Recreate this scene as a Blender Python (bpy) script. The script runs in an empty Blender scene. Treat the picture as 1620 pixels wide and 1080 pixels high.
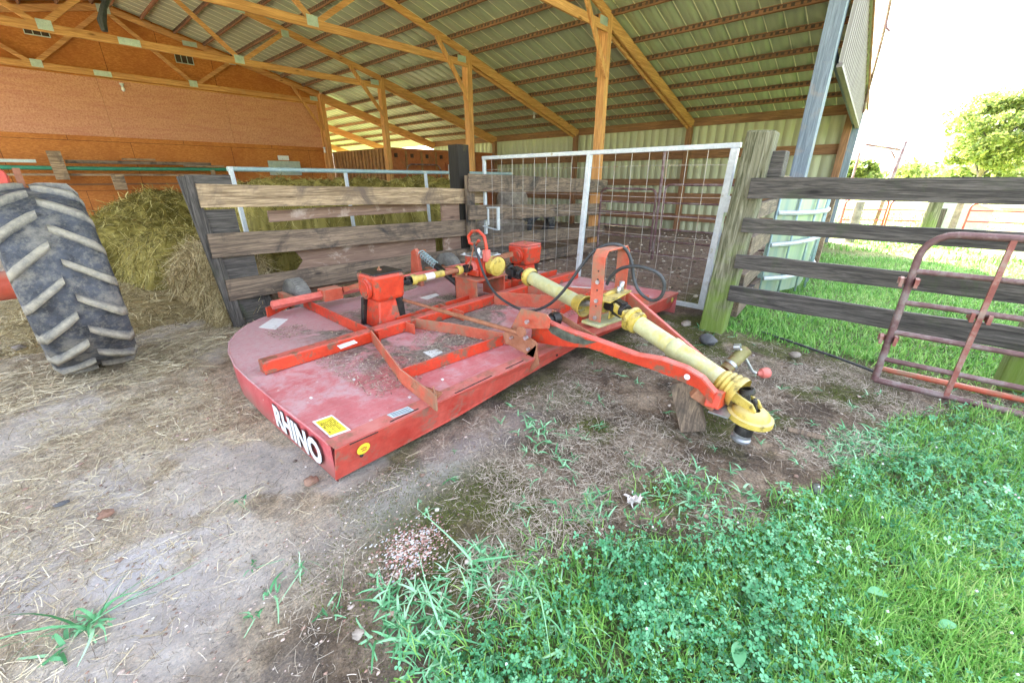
import bpy, bmesh, math, random
import numpy as np
from mathutils import Vector, Matrix
random.seed(7); RNG = np.random.default_rng(11)
sc = bpy.context.scene
C = sc.collection
R = math.radians
# ------------------------------------------------------------------ camera and photo-measuring helper
H = 1.5
FPX = 649.7                                   # focal length in pixels of the 1620 px wide photograph
cam_d = bpy.data.cameras.new('camera'); cam = bpy.data.objects.new('camera', cam_d); C.objects.link(cam)
cam_d.sensor_width = 36; cam_d.lens = 36*FPX/1620; cam_d.clip_end = 2000; cam_d.clip_start = .05
M3 = (Matrix.Rotation(R(-48.484), 3, 'Z') @ Matrix.Rotation(R(90-21.654), 3, 'X') @ Matrix.Rotation(R(-.178), 3, 'Z'))
cam.matrix_world = Matrix.Translation((0, 0, H)) @ M3.to_4x4()
sc.camera = cam
def _ray(u, v): return M3 @ Vector(((u-810)/FPX, -(v-540)/FPX, -1))
def PX(u, v, x): d = _ray(u, v); t = x/d.x; return Vector((x, d.y*t, H+d.z*t))
def PY(u, v, y): d = _ray(u, v); t = y/d.y; return Vector((d.x*t, y, H+d.z*t))
def PZ(u, v, z=0.): d = _ray(u, v); t = (z-H)/d.z; return Vector((d.x*t, d.y*t, z))
# ------------------------------------------------------------------ object helpers
def tag(o, label=None, cat=None, group=None, kind=None):
    if label: o['label'] = label
    if cat: o['category'] = cat
    if group: o['group'] = group
    if kind: o['kind'] = kind
    return o
def thing(name, loc, label, cat, group=None, kind=None):
    o = bpy.data.objects.new(name, None); C.objects.link(o); o.location = loc; o.empty_display_size = .1
    return tag(o, label, cat, group, kind)
def adopt(o, parent):
    if parent is not None:
        o.parent = parent
        w = parent.location.copy() if parent.type == 'EMPTY' else Vector((0, 0, 0))
        o.matrix_parent_inverse = Matrix.Translation(-w)
def link_mesh(name, me, m, parent=None, smooth=False):
    o = bpy.data.objects.new(name, me); C.objects.link(o)
    if m is not None: me.materials.append(m)
    if smooth: me.polygons.foreach_set('use_smooth', [True]*len(me.polygons))
    adopt(o, parent); return o
def frame(d, up=Vector((0, 0, 1))):
    d = d.normalized()
    if abs(d.dot(up)) > .99: up = Vector((0, 1, 0)) if abs(d.y) < .9 else Vector((1, 0, 0))
    s = d.cross(up).normalized(); u = s.cross(d).normalized()
    return d, s, u
class MB:
    def __init__(self): self.v = []; self.f = []; self.sm = []
    def add(self, vs, fs, smooth=False):
        b = len(self.v); self.v += [tuple(x) for x in vs]; self.f += [tuple(i+b for i in f) for f in fs]; self.sm += [smooth]*len(fs); return self
    def hexa(self, a):            # 8 corners: bottom 4, top 4
        return self.add(a, [(3,2,1,0),(4,5,6,7),(0,1,5,4),(1,2,6,5),(2,3,7,6),(3,0,4,7)])
    def box(self, x0, x1, y0, y1, z0, z1):
        return self.hexa([(x0,y0,z0),(x1,y0,z0),(x1,y1,z0),(x0,y1,z0),(x0,y0,z1),(x1,y0,z1),(x1,y1,z1),(x0,y1,z1)])
    def bar(self, p0, p1, w, h, up=(0,0,1), n=1, wob=0):
        p0 = Vector(p0); p1 = Vector(p1); d, s, u = frame(p1-p0, Vector(up))
        vs = []; fs = []
        for i in range(n+1):
            c = p0.lerp(p1, i/n); ww = w/2; hh = h/2
            if wob: c = c+u*random.uniform(-wob, wob)+s*random.uniform(-wob, wob)*.5; hh += random.uniform(-wob, wob)*.6
            vs += [c-s*ww-u*hh, c+s*ww-u*hh, c+s*ww+u*hh, c-s*ww+u*hh]
        for i in range(n):
            a = 4*i
            for k in range(4): fs.append((a+k, a+(k+1)%4, a+4+(k+1)%4, a+4+k))
        fs += [(3,2,1,0), tuple(4*n+k for k in range(4))]
        return self.add(vs, fs)
    def tube(self, pts, r, seg=10, caps=True, smooth=True):
        pts = [Vector(p) for p in pts]; n = len(pts); rr = r if isinstance(r, (list, tuple)) else [r]*n
        vs = []; fs = []; pu = None
        for i, p in enumerate(pts):
            t = (pts[min(i+1, n-1)]-pts[max(i-1, 0)]).normalized()
            if pu is None: d, s, u = frame(t)
            else:
                s = t.cross(pu); s = s.normalized() if s.length > 1e-5 else frame(t)[1]; u = s.cross(t).normalized()
            pu = u
            for k in range(seg):
                a = 2*math.pi*k/seg; vs.append(p+(s*math.cos(a)+u*math.sin(a))*rr[i])
        for i in range(n-1):
            for k in range(seg): fs.append((i*seg+k, i*seg+(k+1)%seg, (i+1)*seg+(k+1)%seg, (i+1)*seg+k))
        self.add(vs, fs, smooth)
        if caps: b = len(self.v)-n*seg; self.f += [tuple(b+k for k in reversed(range(seg))), tuple(b+(n-1)*seg+k for k in range(seg))]; self.sm += [False, False]
        return self
    def lathe(self, c, axis, prof, seg=24, smooth=True):      # prof: list of (distance along axis, radius)
        c = Vector(c); d, s, u = frame(Vector(axis)); vs = []; fs = []; n = len(prof)
        for (a, r) in prof:
            for k in range(seg):
                t = 2*math.pi*k/seg; vs.append(c+d*a+(s*math.cos(t)+u*math.sin(t))*max(r, 1e-4))
        for i in range(n-1):
            for k in range(seg): fs.append((i*seg+k, i*seg+(k+1)%seg, (i+1)*seg+(k+1)%seg, (i+1)*seg+k))
        return self.add(vs, fs, smooth)
    def prism(self, poly, n, t):    # poly: 3-D outline, thickness t along n
        n = Vector(n).normalized()*t; k = len(poly); a = [Vector(p) for p in poly]; b = [p+n for p in a]
        return self.add(a+b, [tuple(reversed(range(k))), tuple(range(k, 2*k))]+[(i, (i+1)%k, k+(i+1)%k, k+i) for i in range(k)])
    def build(self, name, m, parent=None, bevel=0, tagl=None):
        me = bpy.data.meshes.new(name); me.from_pydata(self.v, [], self.f)
        me.polygons.foreach_set('use_smooth', self.sm)
        bm = bmesh.new(); bm.from_mesh(me); bmesh.ops.recalc_face_normals(bm, faces=bm.faces)
        for e in bm.edges:
            if len(e.link_faces) == 2 and e.calc_face_angle(0) > .75: e.smooth = False
        bm.to_mesh(me); bm.free(); me.update()
        o = link_mesh(name, me, m, parent)
        if bevel:
            bv = o.modifiers.new('bevel', 'BEVEL'); bv.width = bevel; bv.segments = 2; bv.limit_method = 'ANGLE'; bv.angle_limit = R(40)
        if tagl: o['label'] = tagl
        return o
def arr_mesh(name, V, F, m, parent=None, attr=None, smooth=False):
    me = bpy.data.meshes.new(name); V = np.asarray(V, np.float32).reshape(-1, 3); F = np.asarray(F, np.int32); k = F.shape[1]
    me.vertices.add(len(V)); me.vertices.foreach_set('co', V.ravel())
    me.loops.add(F.size); me.loops.foreach_set('vertex_index', F.ravel())
    me.polygons.add(len(F)); me.polygons.foreach_set('loop_start', np.arange(0, F.size, k, dtype=np.int32))
    if smooth: me.polygons.foreach_set('use_smooth', np.ones(len(F), bool))
    me.update(calc_edges=True)
    if attr:
        for nm, a in attr.items():
            at = me.attributes.new(nm, 'FLOAT', 'POINT'); at.data.foreach_set('value', np.asarray(a, np.float32))
    return link_mesh(name, me, m, parent)
# ------------------------------------------------------------------ noise in numpy
_T = RNG.random((256, 256)).astype(np.float32)
def vn(x, y):
    xi = np.floor(x).astype(int); yi = np.floor(y).astype(int); fx = x-xi; fy = y-yi
    fx = fx*fx*(3-2*fx); fy = fy*fy*(3-2*fy); g = lambda a, b: _T[a % 256, b % 256]
    return (g(xi, yi)*(1-fx)+g(xi+1, yi)*fx)*(1-fy)+(g(xi, yi+1)*(1-fx)+g(xi+1, yi+1)*fx)*fy
def fbm(x, y, s=1., o=4):
    x = np.asarray(x, float)*s+17.3; y = np.asarray(y, float)*s+5.1; a = 0; w = .5; t = 0
    for _ in range(o): a = a+w*vn(x, y); t += w; w *= .5; x = x*2.03+3.7; y = y*2.03+1.9
    return a/t
def sstep(a, b, x): t = np.clip((x-a)/(b-a), 0, 1); return t*t*(3-2*t)
# ------------------------------------------------------------------ materials
def new(name):
    m = bpy.data.materials.new(name); m.use_nodes = True; nt = m.node_tree
    return m, nt, nt.nodes['Principled BSDF']
def N(nt, t, **k):
    n = nt.nodes.new(t)
    for a, b in k.items():
        if a in n.inputs.keys() if isinstance(a, str) else False: n.inputs[a].default_value = b
        else: setattr(n, a, b)
    return n
def rgb(*c): return (*c, 1) if len(c) == 3 else c
def coords(nt, scale=(1,1,1), rnd=True, rot=(0,0,0)):
    tc = N(nt, 'ShaderNodeTexCoord'); mp = N(nt, 'ShaderNodeMapping'); mp.inputs['Scale'].default_value = scale; mp.inputs['Rotation'].default_value = rot
    if rnd:
        oi = N(nt, 'ShaderNodeObjectInfo'); ml = N(nt, 'ShaderNodeMath', operation='MULTIPLY'); ml.inputs[1].default_value = 37.
        nt.links.new(oi.outputs['Random'], ml.inputs[0]); ad = N(nt, 'ShaderNodeVectorMath', operation='ADD')
        nt.links.new(tc.outputs['Object'], ad.inputs[0]); nt.links.new(ml.outputs[0], ad.inputs[1]); nt.links.new(ad.outputs[0], mp.inputs['Vector'])
    else: nt.links.new(tc.outputs['Object'], mp.inputs['Vector'])
    return mp.outputs[0]
def noise(nt, vec, scale, detail=6, rough=.6, dist=0):
    n = N(nt, 'ShaderNodeTexNoise'); n.inputs['Scale'].default_value = scale; n.inputs['Detail'].default_value = detail
    n.inputs['Roughness'].default_value = rough; n.inputs['Distortion'].default_value = dist; nt.links.new(vec, n.inputs['Vector']); return n.outputs['Fac']
def ramp(nt, fac, stops):
    r = N(nt, 'ShaderNodeValToRGB'); e = r.color_ramp.elements
    while len(e) < len(stops): e.new(.5)
    for i, (p, c) in enumerate(stops): e[i].position = p; e[i].color = rgb(*c) if not isinstance(c, (int, float)) else (c, c, c, 1)
    nt.links.new(fac, r.inputs[0]); return r.outputs[0]
def mix(nt, fac, a, b, mode='MIX'):
    n = N(nt, 'ShaderNodeMix', data_type='RGBA', blend_type=mode)
    for s, x in ((n.inputs[0], fac), (n.inputs[6], a), (n.inputs[7], b)):
        if isinstance(x, bpy.types.NodeSocket): nt.links.new(x, s)
        elif isinstance(x, (int, float)): s.default_value = x
        else: s.default_value = rgb(*x)
    return n.outputs[2]
def mth(nt, op, a, b=None, c=None):
    n = N(nt, 'ShaderNodeMath', operation=op)
    for i, x in enumerate((a, b, c)):
        if x is None: continue
        if isinstance(x, bpy.types.NodeSocket): nt.links.new(x, n.inputs[i])
        else: n.inputs[i].default_value = x
    return n.outputs[0]
def bump(nt, bs, h, strength=.3, dist=.01):
    b = N(nt, 'ShaderNodeBump'); b.inputs['Strength'].default_value = strength; b.inputs['Distance'].default_value = dist
    nt.links.new(h, b.inputs['Height']); nt.links.new(b.outputs[0], bs.inputs['Normal'])
def attr(nt, name): n = N(nt, 'ShaderNodeAttribute'); n.attribute_name = name; return n.outputs['Fac']
def plain(name, c1, c2, scale=8, rough=.6, metal=0, bmp=.15, c3=None, t3=(.62, .7), s3=3, dust=None):
    m, nt, bs = new(name); v = coords(nt); f = noise(nt, v, scale)
    col = ramp(nt, f, [(.35, c1), (.65, c2)])
    col = mix(nt, ramp(nt, noise(nt, v, scale*5, 8, .8), [(.35, .4), (.6, 0)]), col, tuple(a*.45 for a in c1))
    if dust:
        ge = N(nt, 'ShaderNodeNewGeometry'); sn = N(nt, 'ShaderNodeSeparateXYZ'); nt.links.new(ge.outputs['Normal'], sn.inputs[0])
        col = mix(nt, mth(nt, 'MULTIPLY', ramp(nt, sn.outputs[2], [(.5, 0), (.9, .75)]), ramp(nt, noise(nt, v, 7, 8, .7), [(.3, .35), (.6, 1)])), col, dust)
    if c3: col = mix(nt, ramp(nt, noise(nt, v, s3, 8, .7), [(t3[0], 0), (t3[1], 1)]), col, c3)
    nt.links.new(col, bs.inputs['Base Color']); bs.inputs['Roughness'].default_value = rough; bs.inputs['Metallic'].default_value = metal
    if bmp: bump(nt, bs, noise(nt, v, scale*8, 6, .7), bmp, .004)
    return m
def wood(name, c_light, c_dark, c_stain=None, axis='X', grain=1., rough=.85, st=(.55, .75)):
    m, nt, bs = new(name); sc_ = {'X': (1.2, 22, 22), 'Y': (22, 1.2, 22), 'Z': (22, 22, 1.2)}[axis]
    v = coords(nt, sc_); v2 = coords(nt)
    g = noise(nt, v, 1.2*grain, 8, .65, 1.2); g2 = noise(nt, v, 6*grain, 4, .7)
    col = ramp(nt, g, [(.3, c_dark), (.48, tuple((a+b)/2 for a, b in zip(c_dark, c_light))), (.62, c_light)])
    col = mix(nt, ramp(nt, g2, [(.35, .55), (.6, 0)]), col, c_dark)
    vk = N(nt, 'ShaderNodeTexVoronoi'); vk.inputs['Scale'].default_value = 1; mp = N(nt, 'ShaderNodeMapping')
    s3 = {'X': (1.6, 5, 5), 'Y': (5, 1.6, 5), 'Z': (5, 5, 1.6)}[axis]; mp.inputs['Scale'].default_value = s3
    nt.links.new(v2, mp.inputs['Vector']); nt.links.new(mp.outputs[0], vk.inputs['Vector'])
    col = mix(nt, ramp(nt, vk.outputs['Distance'], [(.05, .85), (.12, 0)]), col, tuple(a*.45 for a in c_dark))
    if c_stain: col = mix(nt, ramp(nt, noise(nt, v2, 2.6, 8, .7, .6), [(st[0], 0), (st[1], 1)]), col, c_stain)
    nt.links.new(col, bs.inputs['Base Color']); bs.inputs['Roughness'].default_value = rough
    bump(nt, bs, mth(nt, 'ADD', g, mth(nt, 'MULTIPLY', g2, .5)), .5, .004)
    return m
MAT = {}
LUM_L, LUM_D = (.7, .38, .14), (.36, .15, .045)
for a in 'XYZ':
    MAT['lumber'+a] = wood('yellow_lumber_'+a, LUM_L, LUM_D, (.42, .24, .11), a, .8)
    MAT['purlin'+a] = wood('brown_lumber_'+a, (.34, .17, .08), (.12, .055, .028), (.2, .12, .07), a)
    MAT['grey'+a] = wood('weathered_board_'+a, (.3, .22, .15), (.05, .036, .027), (.04, .034, .03), a, 1.1, st=(.5, .66))
    MAT['dark'+a] = wood('dark_mossy_board_'+a, (.14, .125, .11), (.009, .008, .007), (.05, .065, .03), a, 1.2, st=(.56, .72))
MAT['bluepost'] = wood('pale_blue_grey_post', (.24, .29, .35), (.1, .13, .17), (.3, .25, .22), 'Z')
MAT['tan'] = wood('tan_old_board', (.56, .42, .26), (.1, .06, .03), (.13, .095, .07), 'X', 1., st=(.48, .64))
MAT['ply'] = wood('stained_plywood', (.3, .2, .14), (.12, .07, .05), (.42, .34, .28), 'X', .6, st=(.56, .66))
def mk_post():
    m, nt, bs = new('mossy_post'); v = coords(nt, (26, 26, 1.6), False); v2 = coords(nt, rnd=False)
    g = noise(nt, v, 1, 8, .7, 1.5); col = ramp(nt, g, [(.34, (.022, .018, .013)), (.5, (.14, .125, .09)), (.68, (.3, .285, .22))])
    sp = N(nt, 'ShaderNodeSeparateXYZ'); nt.links.new(v2, sp.inputs[0])
    z = mth(nt, 'MULTIPLY', sp.outputs[2], -.85); f = mth(nt, 'ADD', mth(nt, 'ADD', z, .95), mth(nt, 'MULTIPLY', mth(nt, 'SUBTRACT', noise(nt, v2, 5, 6), .5), 1.5))
    col = mix(nt, ramp(nt, f, [(.3, .1), (.85, .8)]), col, (.15, .24, .03))
    nt.links.new(col, bs.inputs['Base Color']); bs.inputs['Roughness'].default_value = .95; bump(nt, bs, g, .9, .012); return m
MAT['mossy'] = mk_post()
MAT['tie'] = wood('black_railroad_tie', (.035, .028, .02), (.006, .005, .004), (.07, .055, .015), 'Z')
MAT['red'] = plain('orange_red_paint', (.5, .035, .012), (.64, .06, .02), 5, .45, 0, .1, (.2, .09, .055), (.52, .6), 9, (.5, .17, .15))
MAT['redrust'] = plain('worn_red_paint', (.5, .075, .035), (.56, .14, .08), 6, .6, 0, .2, (.28, .15, .09), (.47, .62), 5, (.5, .27, .2))
MAT['redpink'] = plain('faded_red_paint', (.6, .11, .08), (.68, .2, .17), 6, .55, 0, .15, (.35, .2, .16), (.58, .72), 5)
MAT['tubered'] = plain('faded_maroon_tube', (.13, .065, .065), (.24, .13, .13), 6, .6, .1, .2, (.24, .2, .19), (.48, .62), 6)
MAT['tubestay'] = plain('worn_red_stay', (.26, .075, .06), (.36, .13, .11), 6, .6, .1, .2, (.34, .24, .2), (.5, .64), 6)
MAT['tubebright'] = plain('bright_red_tube', (.42, .06, .045), (.5, .1, .08), 5, .5, 0, .1)
MAT['yellow'] = plain('yellow_plastic', (.5, .36, .05), (.66, .52, .12), 8, .5, 0, .25, (.1, .075, .025), (.52, .66), 12, (.5, .42, .2))
MAT['cream'] = plain('faded_yellow_tube', (.46, .45, .2), (.56, .57, .35), 4, .55, 0, .12, (.5, .42, .08), (.5, .66), 4, (.5, .52, .36))
MAT['black'] = plain('greasy_black_metal', (.02, .02, .022), (.06, .055, .05), 12, .4, .4, .3, (.35, .28, .06), (.62, .68), 14)
MAT['rubber'] = plain('black_hose_rubber', (.03, .035, .04), (.06, .065, .07), 12, .5, 0, .1)
MAT['steel'] = plain('bright_steel', (.45, .48, .52), (.7, .72, .75), 10, .35, .8, .1)
MAT['zinc'] = plain('galvanised_plate', (.42, .5, .47), (.56, .63, .58), 12, .5, .5, .1)
MAT['rust'] = plain('brown_rusty_metal', (.3, .11, .05), (.42, .2, .12), 9, .75, .2, .4, (.15, .1, .07))
MAT['whitemetal'] = plain('chipped_white_paint', (.5, .55, .58), (.62, .66, .68), 8, .5, .1, .1, (.35, .32, .24), (.6, .66), 10)
MAT['wire'] = plain('galvanised_wire', (.36, .33, .31), (.5, .47, .44), 20, .45, .6, 0, (.3, .16, .1), (.55, .65), 5)
MAT['bluepipe'] = plain('pale_blue_pipe', (.27, .4, .42), (.38, .5, .51), 8, .5, .1, .1, (.6, .6, .5), (.6, .7), 8)
MAT['greenpipe'] = plain('green_pipe', (.03, .22, .13), (.05, .3, .18), 6, .5)
MAT['white'] = plain('white_sticker', (.72, .74, .76), (.85, .86, .86), 25, .5, 0, 0, (.45, .35, .33), (.6, .64), 18)
MAT['stickyellow'] = plain('yellow_sticker', (.85, .68, .04), (.9, .74, .08), 9, .5, 0, 0)
MAT['ink'] = plain('black_ink', (.015, .015, .015), (.03, .03, .03), 10, .6, 0, 0)
MAT['bluestick'] = plain('pale_blue_sticker', (.42, .55, .62), (.6, .7, .75), 30, .5, 0, 0)
MAT['label'] = plain('white_and_red_sticker', (.75, .7, .68), (.85, .8, .78), 30, .5, 0, 0)
MAT['dirt'] = plain('dry_clippings', (.09, .07, .055), (.3, .25, .2), 60, .95, 0, .8)
MAT['rock'] = plain('pale_stone', (.2, .17, .14), (.38, .33, .28), 10, .9, 0, .5)
MAT['darkrock'] = plain('dark_stone', (.07, .075, .08), (.14, .14, .15), 10, .85, 0, .5)
MAT['redrock'] = plain('orange_stone', (.2, .11, .075), (.36, .22, .16), 8, .9, 0, .5)
MAT['purlin_shade'] = plain('dark_purlin_shade', (.05, .035, .028), (.1, .065, .045), 8, .9, 0, 0)  # dark tone that paints the scalloped shade on the purlins
MAT['container'] = plain('rusty_orange_sheet', (.36, .1, .035), (.5, .17, .06), 3, .7, .1, .2, (.2, .1, .04), (.55, .68), 2)
MAT['brownsheet'] = plain('brown_plank_sheet', (.26, .12, .045), (.36, .19, .07), 4, .8, 0, .2, (.14, .08, .03), (.55, .68), 3)
MAT['vent'] = plain('dark_vent_glass', (.03, .015, .01), (.07, .03, .02), 6, .4, 0, 0)
MAT['pinkred'] = plain('glossy_pink_red_fender', (.72, .1, .08), (.76, .14, .11), 4, .35, 0, 0)
def mk_osb():
    m, nt, bs = new('orange_osb'); v = coords(nt, (1, 1, 1), False)
    vo = N(nt, 'ShaderNodeTexVoronoi'); vo.inputs['Scale'].default_value = 22; nt.links.new(coords(nt, (1, 1, 2.2), False), vo.inputs['Vector'])
    b = N(nt, 'ShaderNodeSeparateColor'); nt.links.new(vo.outputs['Color'], b.inputs[0])
    col = ramp(nt, b.outputs[0], [(0, (.4, .13, .022)), (.5, (.46, .165, .03)), (1, (.54, .21, .045))])
    col = mix(nt, ramp(nt, noise(nt, v, 1.1, 6, .6), [(.42, 0), (.7, .7)]), col, (.33, .09, .01))
    br = N(nt, 'ShaderNodeTexBrick'); br.inputs['Scale'].default_value = 1; br.inputs['Brick Width'].default_value = 2.44; br.inputs['Row Height'].default_value = 1.22
    br.inputs['Mortar Size'].default_value = .006; br.inputs['Color1'].default_value = br.inputs['Color2'].default_value = (1, 1, 1, 1); br.inputs['Mortar'].default_value = (.25, .2, .15, 1)
    sx = N(nt, 'ShaderNodeSeparateXYZ'); nt.links.new(v, sx.inputs[0]); cb = N(nt, 'ShaderNodeCombineXYZ'); nt.links.new(sx.outputs[0], cb.inputs[0]); nt.links.new(sx.outputs[2], cb.inputs[1]); nt.links.new(cb.outputs[0], br.inputs['Vector'])
    col = mix(nt, 1, col, br.outputs[0], 'MULTIPLY'); nt.links.new(col, bs.inputs['Base Color']); bs.inputs['Roughness'].default_value = .75
    bump(nt, bs, b.outputs[0], .3, .003); return m
MAT['osb'] = mk_osb()
def mk_pinkply():
    m, nt, bs = new('pinkish_plywood'); v = coords(nt, (1, 1, 1)); v3 = coords(nt, (1, 1, 7))
    col = ramp(nt, noise(nt, v, 26, 5, .8), [(.3, (.34, .13, .07)), (.5, (.54, .26, .15)), (.7, (.66, .37, .24))])
    col = mix(nt, ramp(nt, noise(nt, v3, 1.4, 5, .6), [(.45, 0), (.7, .6)]), col, (.44, .16, .11))
    nt.links.new(col, bs.inputs['Base Color']); bs.inputs['Roughness'].default_value = .8; bump(nt, bs, noise(nt, v, 60, 4), .2, .003); return m
MAT['pinkply'] = mk_pinkply()
def mk_metal(name, c1, c2, rough, metal, streak='Z'):
    m, nt, bs = new(name); s = {'X': (1, 12, 1), 'Z': (12, 12, .7)}[streak]; v = coords(nt, s, False)
    col = ramp(nt, noise(nt, v, 1, 6, .6), [(.3, c1), (.7, c2)]); nt.links.new(col, bs.inputs['Base Color'])
    bs.inputs['Roughness'].default_value = rough; bs.inputs['Metallic'].default_value = metal; return m
MAT['roof'] = mk_metal('galvanised_roof_sheet', (.36, .41, .29), (.45, .5, .36), .5, .15, 'X')
MAT['rib'] = mk_metal('painted_rib_glow', (.85, .88, .62), (.9, .92, .7), .4, .1, 'X')  # pale tone that paints the light glowing along the roof ribs
MAT['siding'] = mk_metal('olive_tan_siding', (.36, .37, .23), (.44, .45, .3), .55, .1)
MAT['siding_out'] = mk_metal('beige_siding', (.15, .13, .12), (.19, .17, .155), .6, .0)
MAT['trough'] = mk_metal('sea_green_sheet', (.26, .37, .35), (.45, .5, .36), .4, .3)
# ------------------------------------------------------------------ ground
def gz(x, y):
    x = np.asarray(x, float); y = np.asarray(y, float)
    near = np.exp(-((x-2.5)**2+(y-2.)**2)/60.)
    h = (fbm(x, y, .9, 3)-.5)*.05+(fbm(x, y, 6, 4)-.5)*.034-.012*sstep(.56, .7, fbm(x, y, 3, 4))
    h = h*near-.01*near
    # a worn lip of bare earth in front of the mower, and a flat bed under it
    h = h+.02*np.exp(-((y-1.45-.1*np.sin(x*2))/.16)**2)*(x > .3)*(x < 4.6)*near
    u = sstep(.25, .6, x)*sstep(5.1, 4.8, x)*sstep(1.45, 1.8, y)*sstep(4.7, 4.4, y)
    return h*(1-u)-.01*u
def axis_pts(a, b, step, far):
    core = np.arange(a, b, step); out = []; s = step; p = b
    while p < far: out.append(p); s *= 1.18; p += s
    lo = []; s = step; p = a
    while p > -far: s *= 1.18; p -= s; lo.append(p)
    return np.array(lo[::-1]+list(core)+out)
gx = axis_pts(-1.2, 5.2, .02, 500); gy = axis_pts(-2., 5.6, .02, 500)
GX, GY = np.meshgrid(gx, gy); GZ = gz(GX, GY)
_edge = [PZ(u, v) for u, v in ((1620, 640), (1450, 665), (1345, 715), (1290, 775), (1180, 840), (1010, 848), (870, 890), (740, 960), (640, 1080))]
EAZ = np.array([-3.2]+[math.atan2(p.y, p.x) for p in _edge]+[math.atan2(_edge[-1].y, _edge[-1].x)+.12]); ERR = np.array([3.6]+[math.hypot(p.x, p.y) for p in _edge]+[.2])
def grassmask(x, y):            # 1 where the lawn covers the ground
    x = np.asarray(x, float); y = np.asarray(y, float)
    az = np.arctan2(y, x); rr = np.hypot(x, y)*(1+(fbm(x, y, 2.6, 4)-.5)*.42)
    a = sstep(.1, -.3, rr-np.interp(az, EAZ, ERR))*(x > -1)
    b = sstep(4.35, 4.7, x+(fbm(x, y, 2.2, 4)-.5)*.25)*sstep(1.35, 1.0, y+.0*x)     # beyond the board fence
    b = np.maximum(b, sstep(13.2, 13.6, x))
    b = np.maximum(b, sstep(17.5, 19, y))
    return np.clip(np.maximum(a, b), 0, 1)
pond = grassmask(GX, GY)
moss = sstep(.44, .6, fbm(GX, GY, 1.7, 4)+.1*np.exp(-((GX-1.)**2+(GY-1.4)**2)/.5)+.05*np.exp(-((GX-3.2)**2+(GY-.2)**2)/.7))*sstep(2.1, 1.6, GY)*sstep(.45, .75, GX)
dry = sstep(1.0, 2.2, GY-.25+.75*np.clip(.75-GX, -.8, .8)+(fbm(GX, GY, 1.3)-.5)*1.2)*sstep(5.2, 3.9, GX-GY*.35)
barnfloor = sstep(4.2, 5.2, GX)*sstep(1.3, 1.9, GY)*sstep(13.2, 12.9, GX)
nv = GX.size; idx = np.arange(nv).reshape(GX.shape)
F = np.stack([idx[:-1, :-1].ravel(), idx[:-1, 1:].ravel(), idx[1:, 1:].ravel(), idx[1:, :-1].ravel()], 1)
def mk_ground():
    m, nt, bs = new('farmyard_ground'); v = coords(nt, rnd=False)
    a = noise(nt, v, 3.2, 10, .7); b = noise(nt, v, 45, 6, .75); c = noise(nt, v, 1.1, 6, .6, .6)
    base = ramp(nt, a, [(.34, (.05, .032, .018)), (.48, (.18, .125, .08)), (.64, (.46, .36, .26))])
    base = mix(nt, ramp(nt, c, [(.48, 0), (.6, .7)]), base, (.06, .043, .03))
    dryc = ramp(nt, a, [(.33, (.26, .19, .11)), (.47, (.58, .46, .32)), (.64, (.84, .74, .58))])
    base = mix(nt, attr(nt, 'dry'), base, dryc)
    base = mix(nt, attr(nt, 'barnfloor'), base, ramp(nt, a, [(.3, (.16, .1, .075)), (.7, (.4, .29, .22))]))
    base = mix(nt, mth(nt, 'MULTIPLY', attr(nt, 'moss'), ramp(nt, b, [(.35, .6), (.55, 1)])), base, (.085, .105, .006))
    base = mix(nt, attr(nt, 'lawn'), base, ramp(nt, a, [(.3, (.06, .08, .025)), (.5, (.12, .16, .045)), (.7, (.22, .22, .1))]))
    d2 = noise(nt, v, 90, 5, .8); base = mix(nt, 1, base, ramp(nt, d2, [(.3, (.42, .4, .38)), (.5, (1, 1, 1)), (.68, (1.7, 1.65, 1.6))]), 'MULTIPLY')
    base = mix(nt, 1, base, ramp(nt, noise(nt, v, 22, 8, .75), [(.32, (.5, .48, .46)), (.5, (1, 1, 1)), (.7, (1.35, 1.3, 1.25))]), 'MULTIPLY')
    cam_far = attr(nt, 'far'); base = mix(nt, cam_far, base, ramp(nt, c, [(.35, (.3, .4, .07)), (.6, (.5, .52, .16)), (.75, (.6, .55, .32))]))
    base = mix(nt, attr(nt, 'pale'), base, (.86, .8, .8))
    sp = ramp(nt, noise(nt, v, 120, 3, .6), [(.6, 0), (.68, 1)]); base = mix(nt, mth(nt, 'MULTIPLY', sp, .5), base, (.5, .42, .36))
    dk = ramp(nt, b, [(.28, 1), (.42, 0)]); base = mix(nt, mth(nt, 'MULTIPLY', dk, .75), base, (.035, .027, .02))
    nt.links.new(base, bs.inputs['Base Color']); bs.inputs['Roughness'].default_value = .95
    bump(nt, bs, mth(nt, 'ADD', b, mth(nt, 'MULTIPLY', noise(nt, v, 14, 10, .8), 2.2)), 1., .035); return m
MAT['ground'] = mk_ground()
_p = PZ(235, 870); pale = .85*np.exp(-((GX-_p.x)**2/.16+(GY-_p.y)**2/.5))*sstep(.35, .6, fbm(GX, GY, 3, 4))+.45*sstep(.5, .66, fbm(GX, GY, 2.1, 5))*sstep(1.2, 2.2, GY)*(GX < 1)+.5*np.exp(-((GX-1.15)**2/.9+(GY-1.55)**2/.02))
far = sstep(9.5, 15, GX)*sstep(1.5, .5, GY)+sstep(22, 34, np.hypot(GX, GY)); far = np.clip(far, 0, 1)
g = arr_mesh('ground', np.stack([GX.ravel(), GY.ravel(), GZ.ravel()], 1), F, MAT['ground'], None,
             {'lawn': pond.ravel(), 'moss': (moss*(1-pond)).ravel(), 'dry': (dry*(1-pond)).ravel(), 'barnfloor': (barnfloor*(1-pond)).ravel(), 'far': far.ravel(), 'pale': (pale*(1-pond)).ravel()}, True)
tag(g, 'bare farmyard dirt turning to lawn on the right', 'ground', kind='structure')
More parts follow.
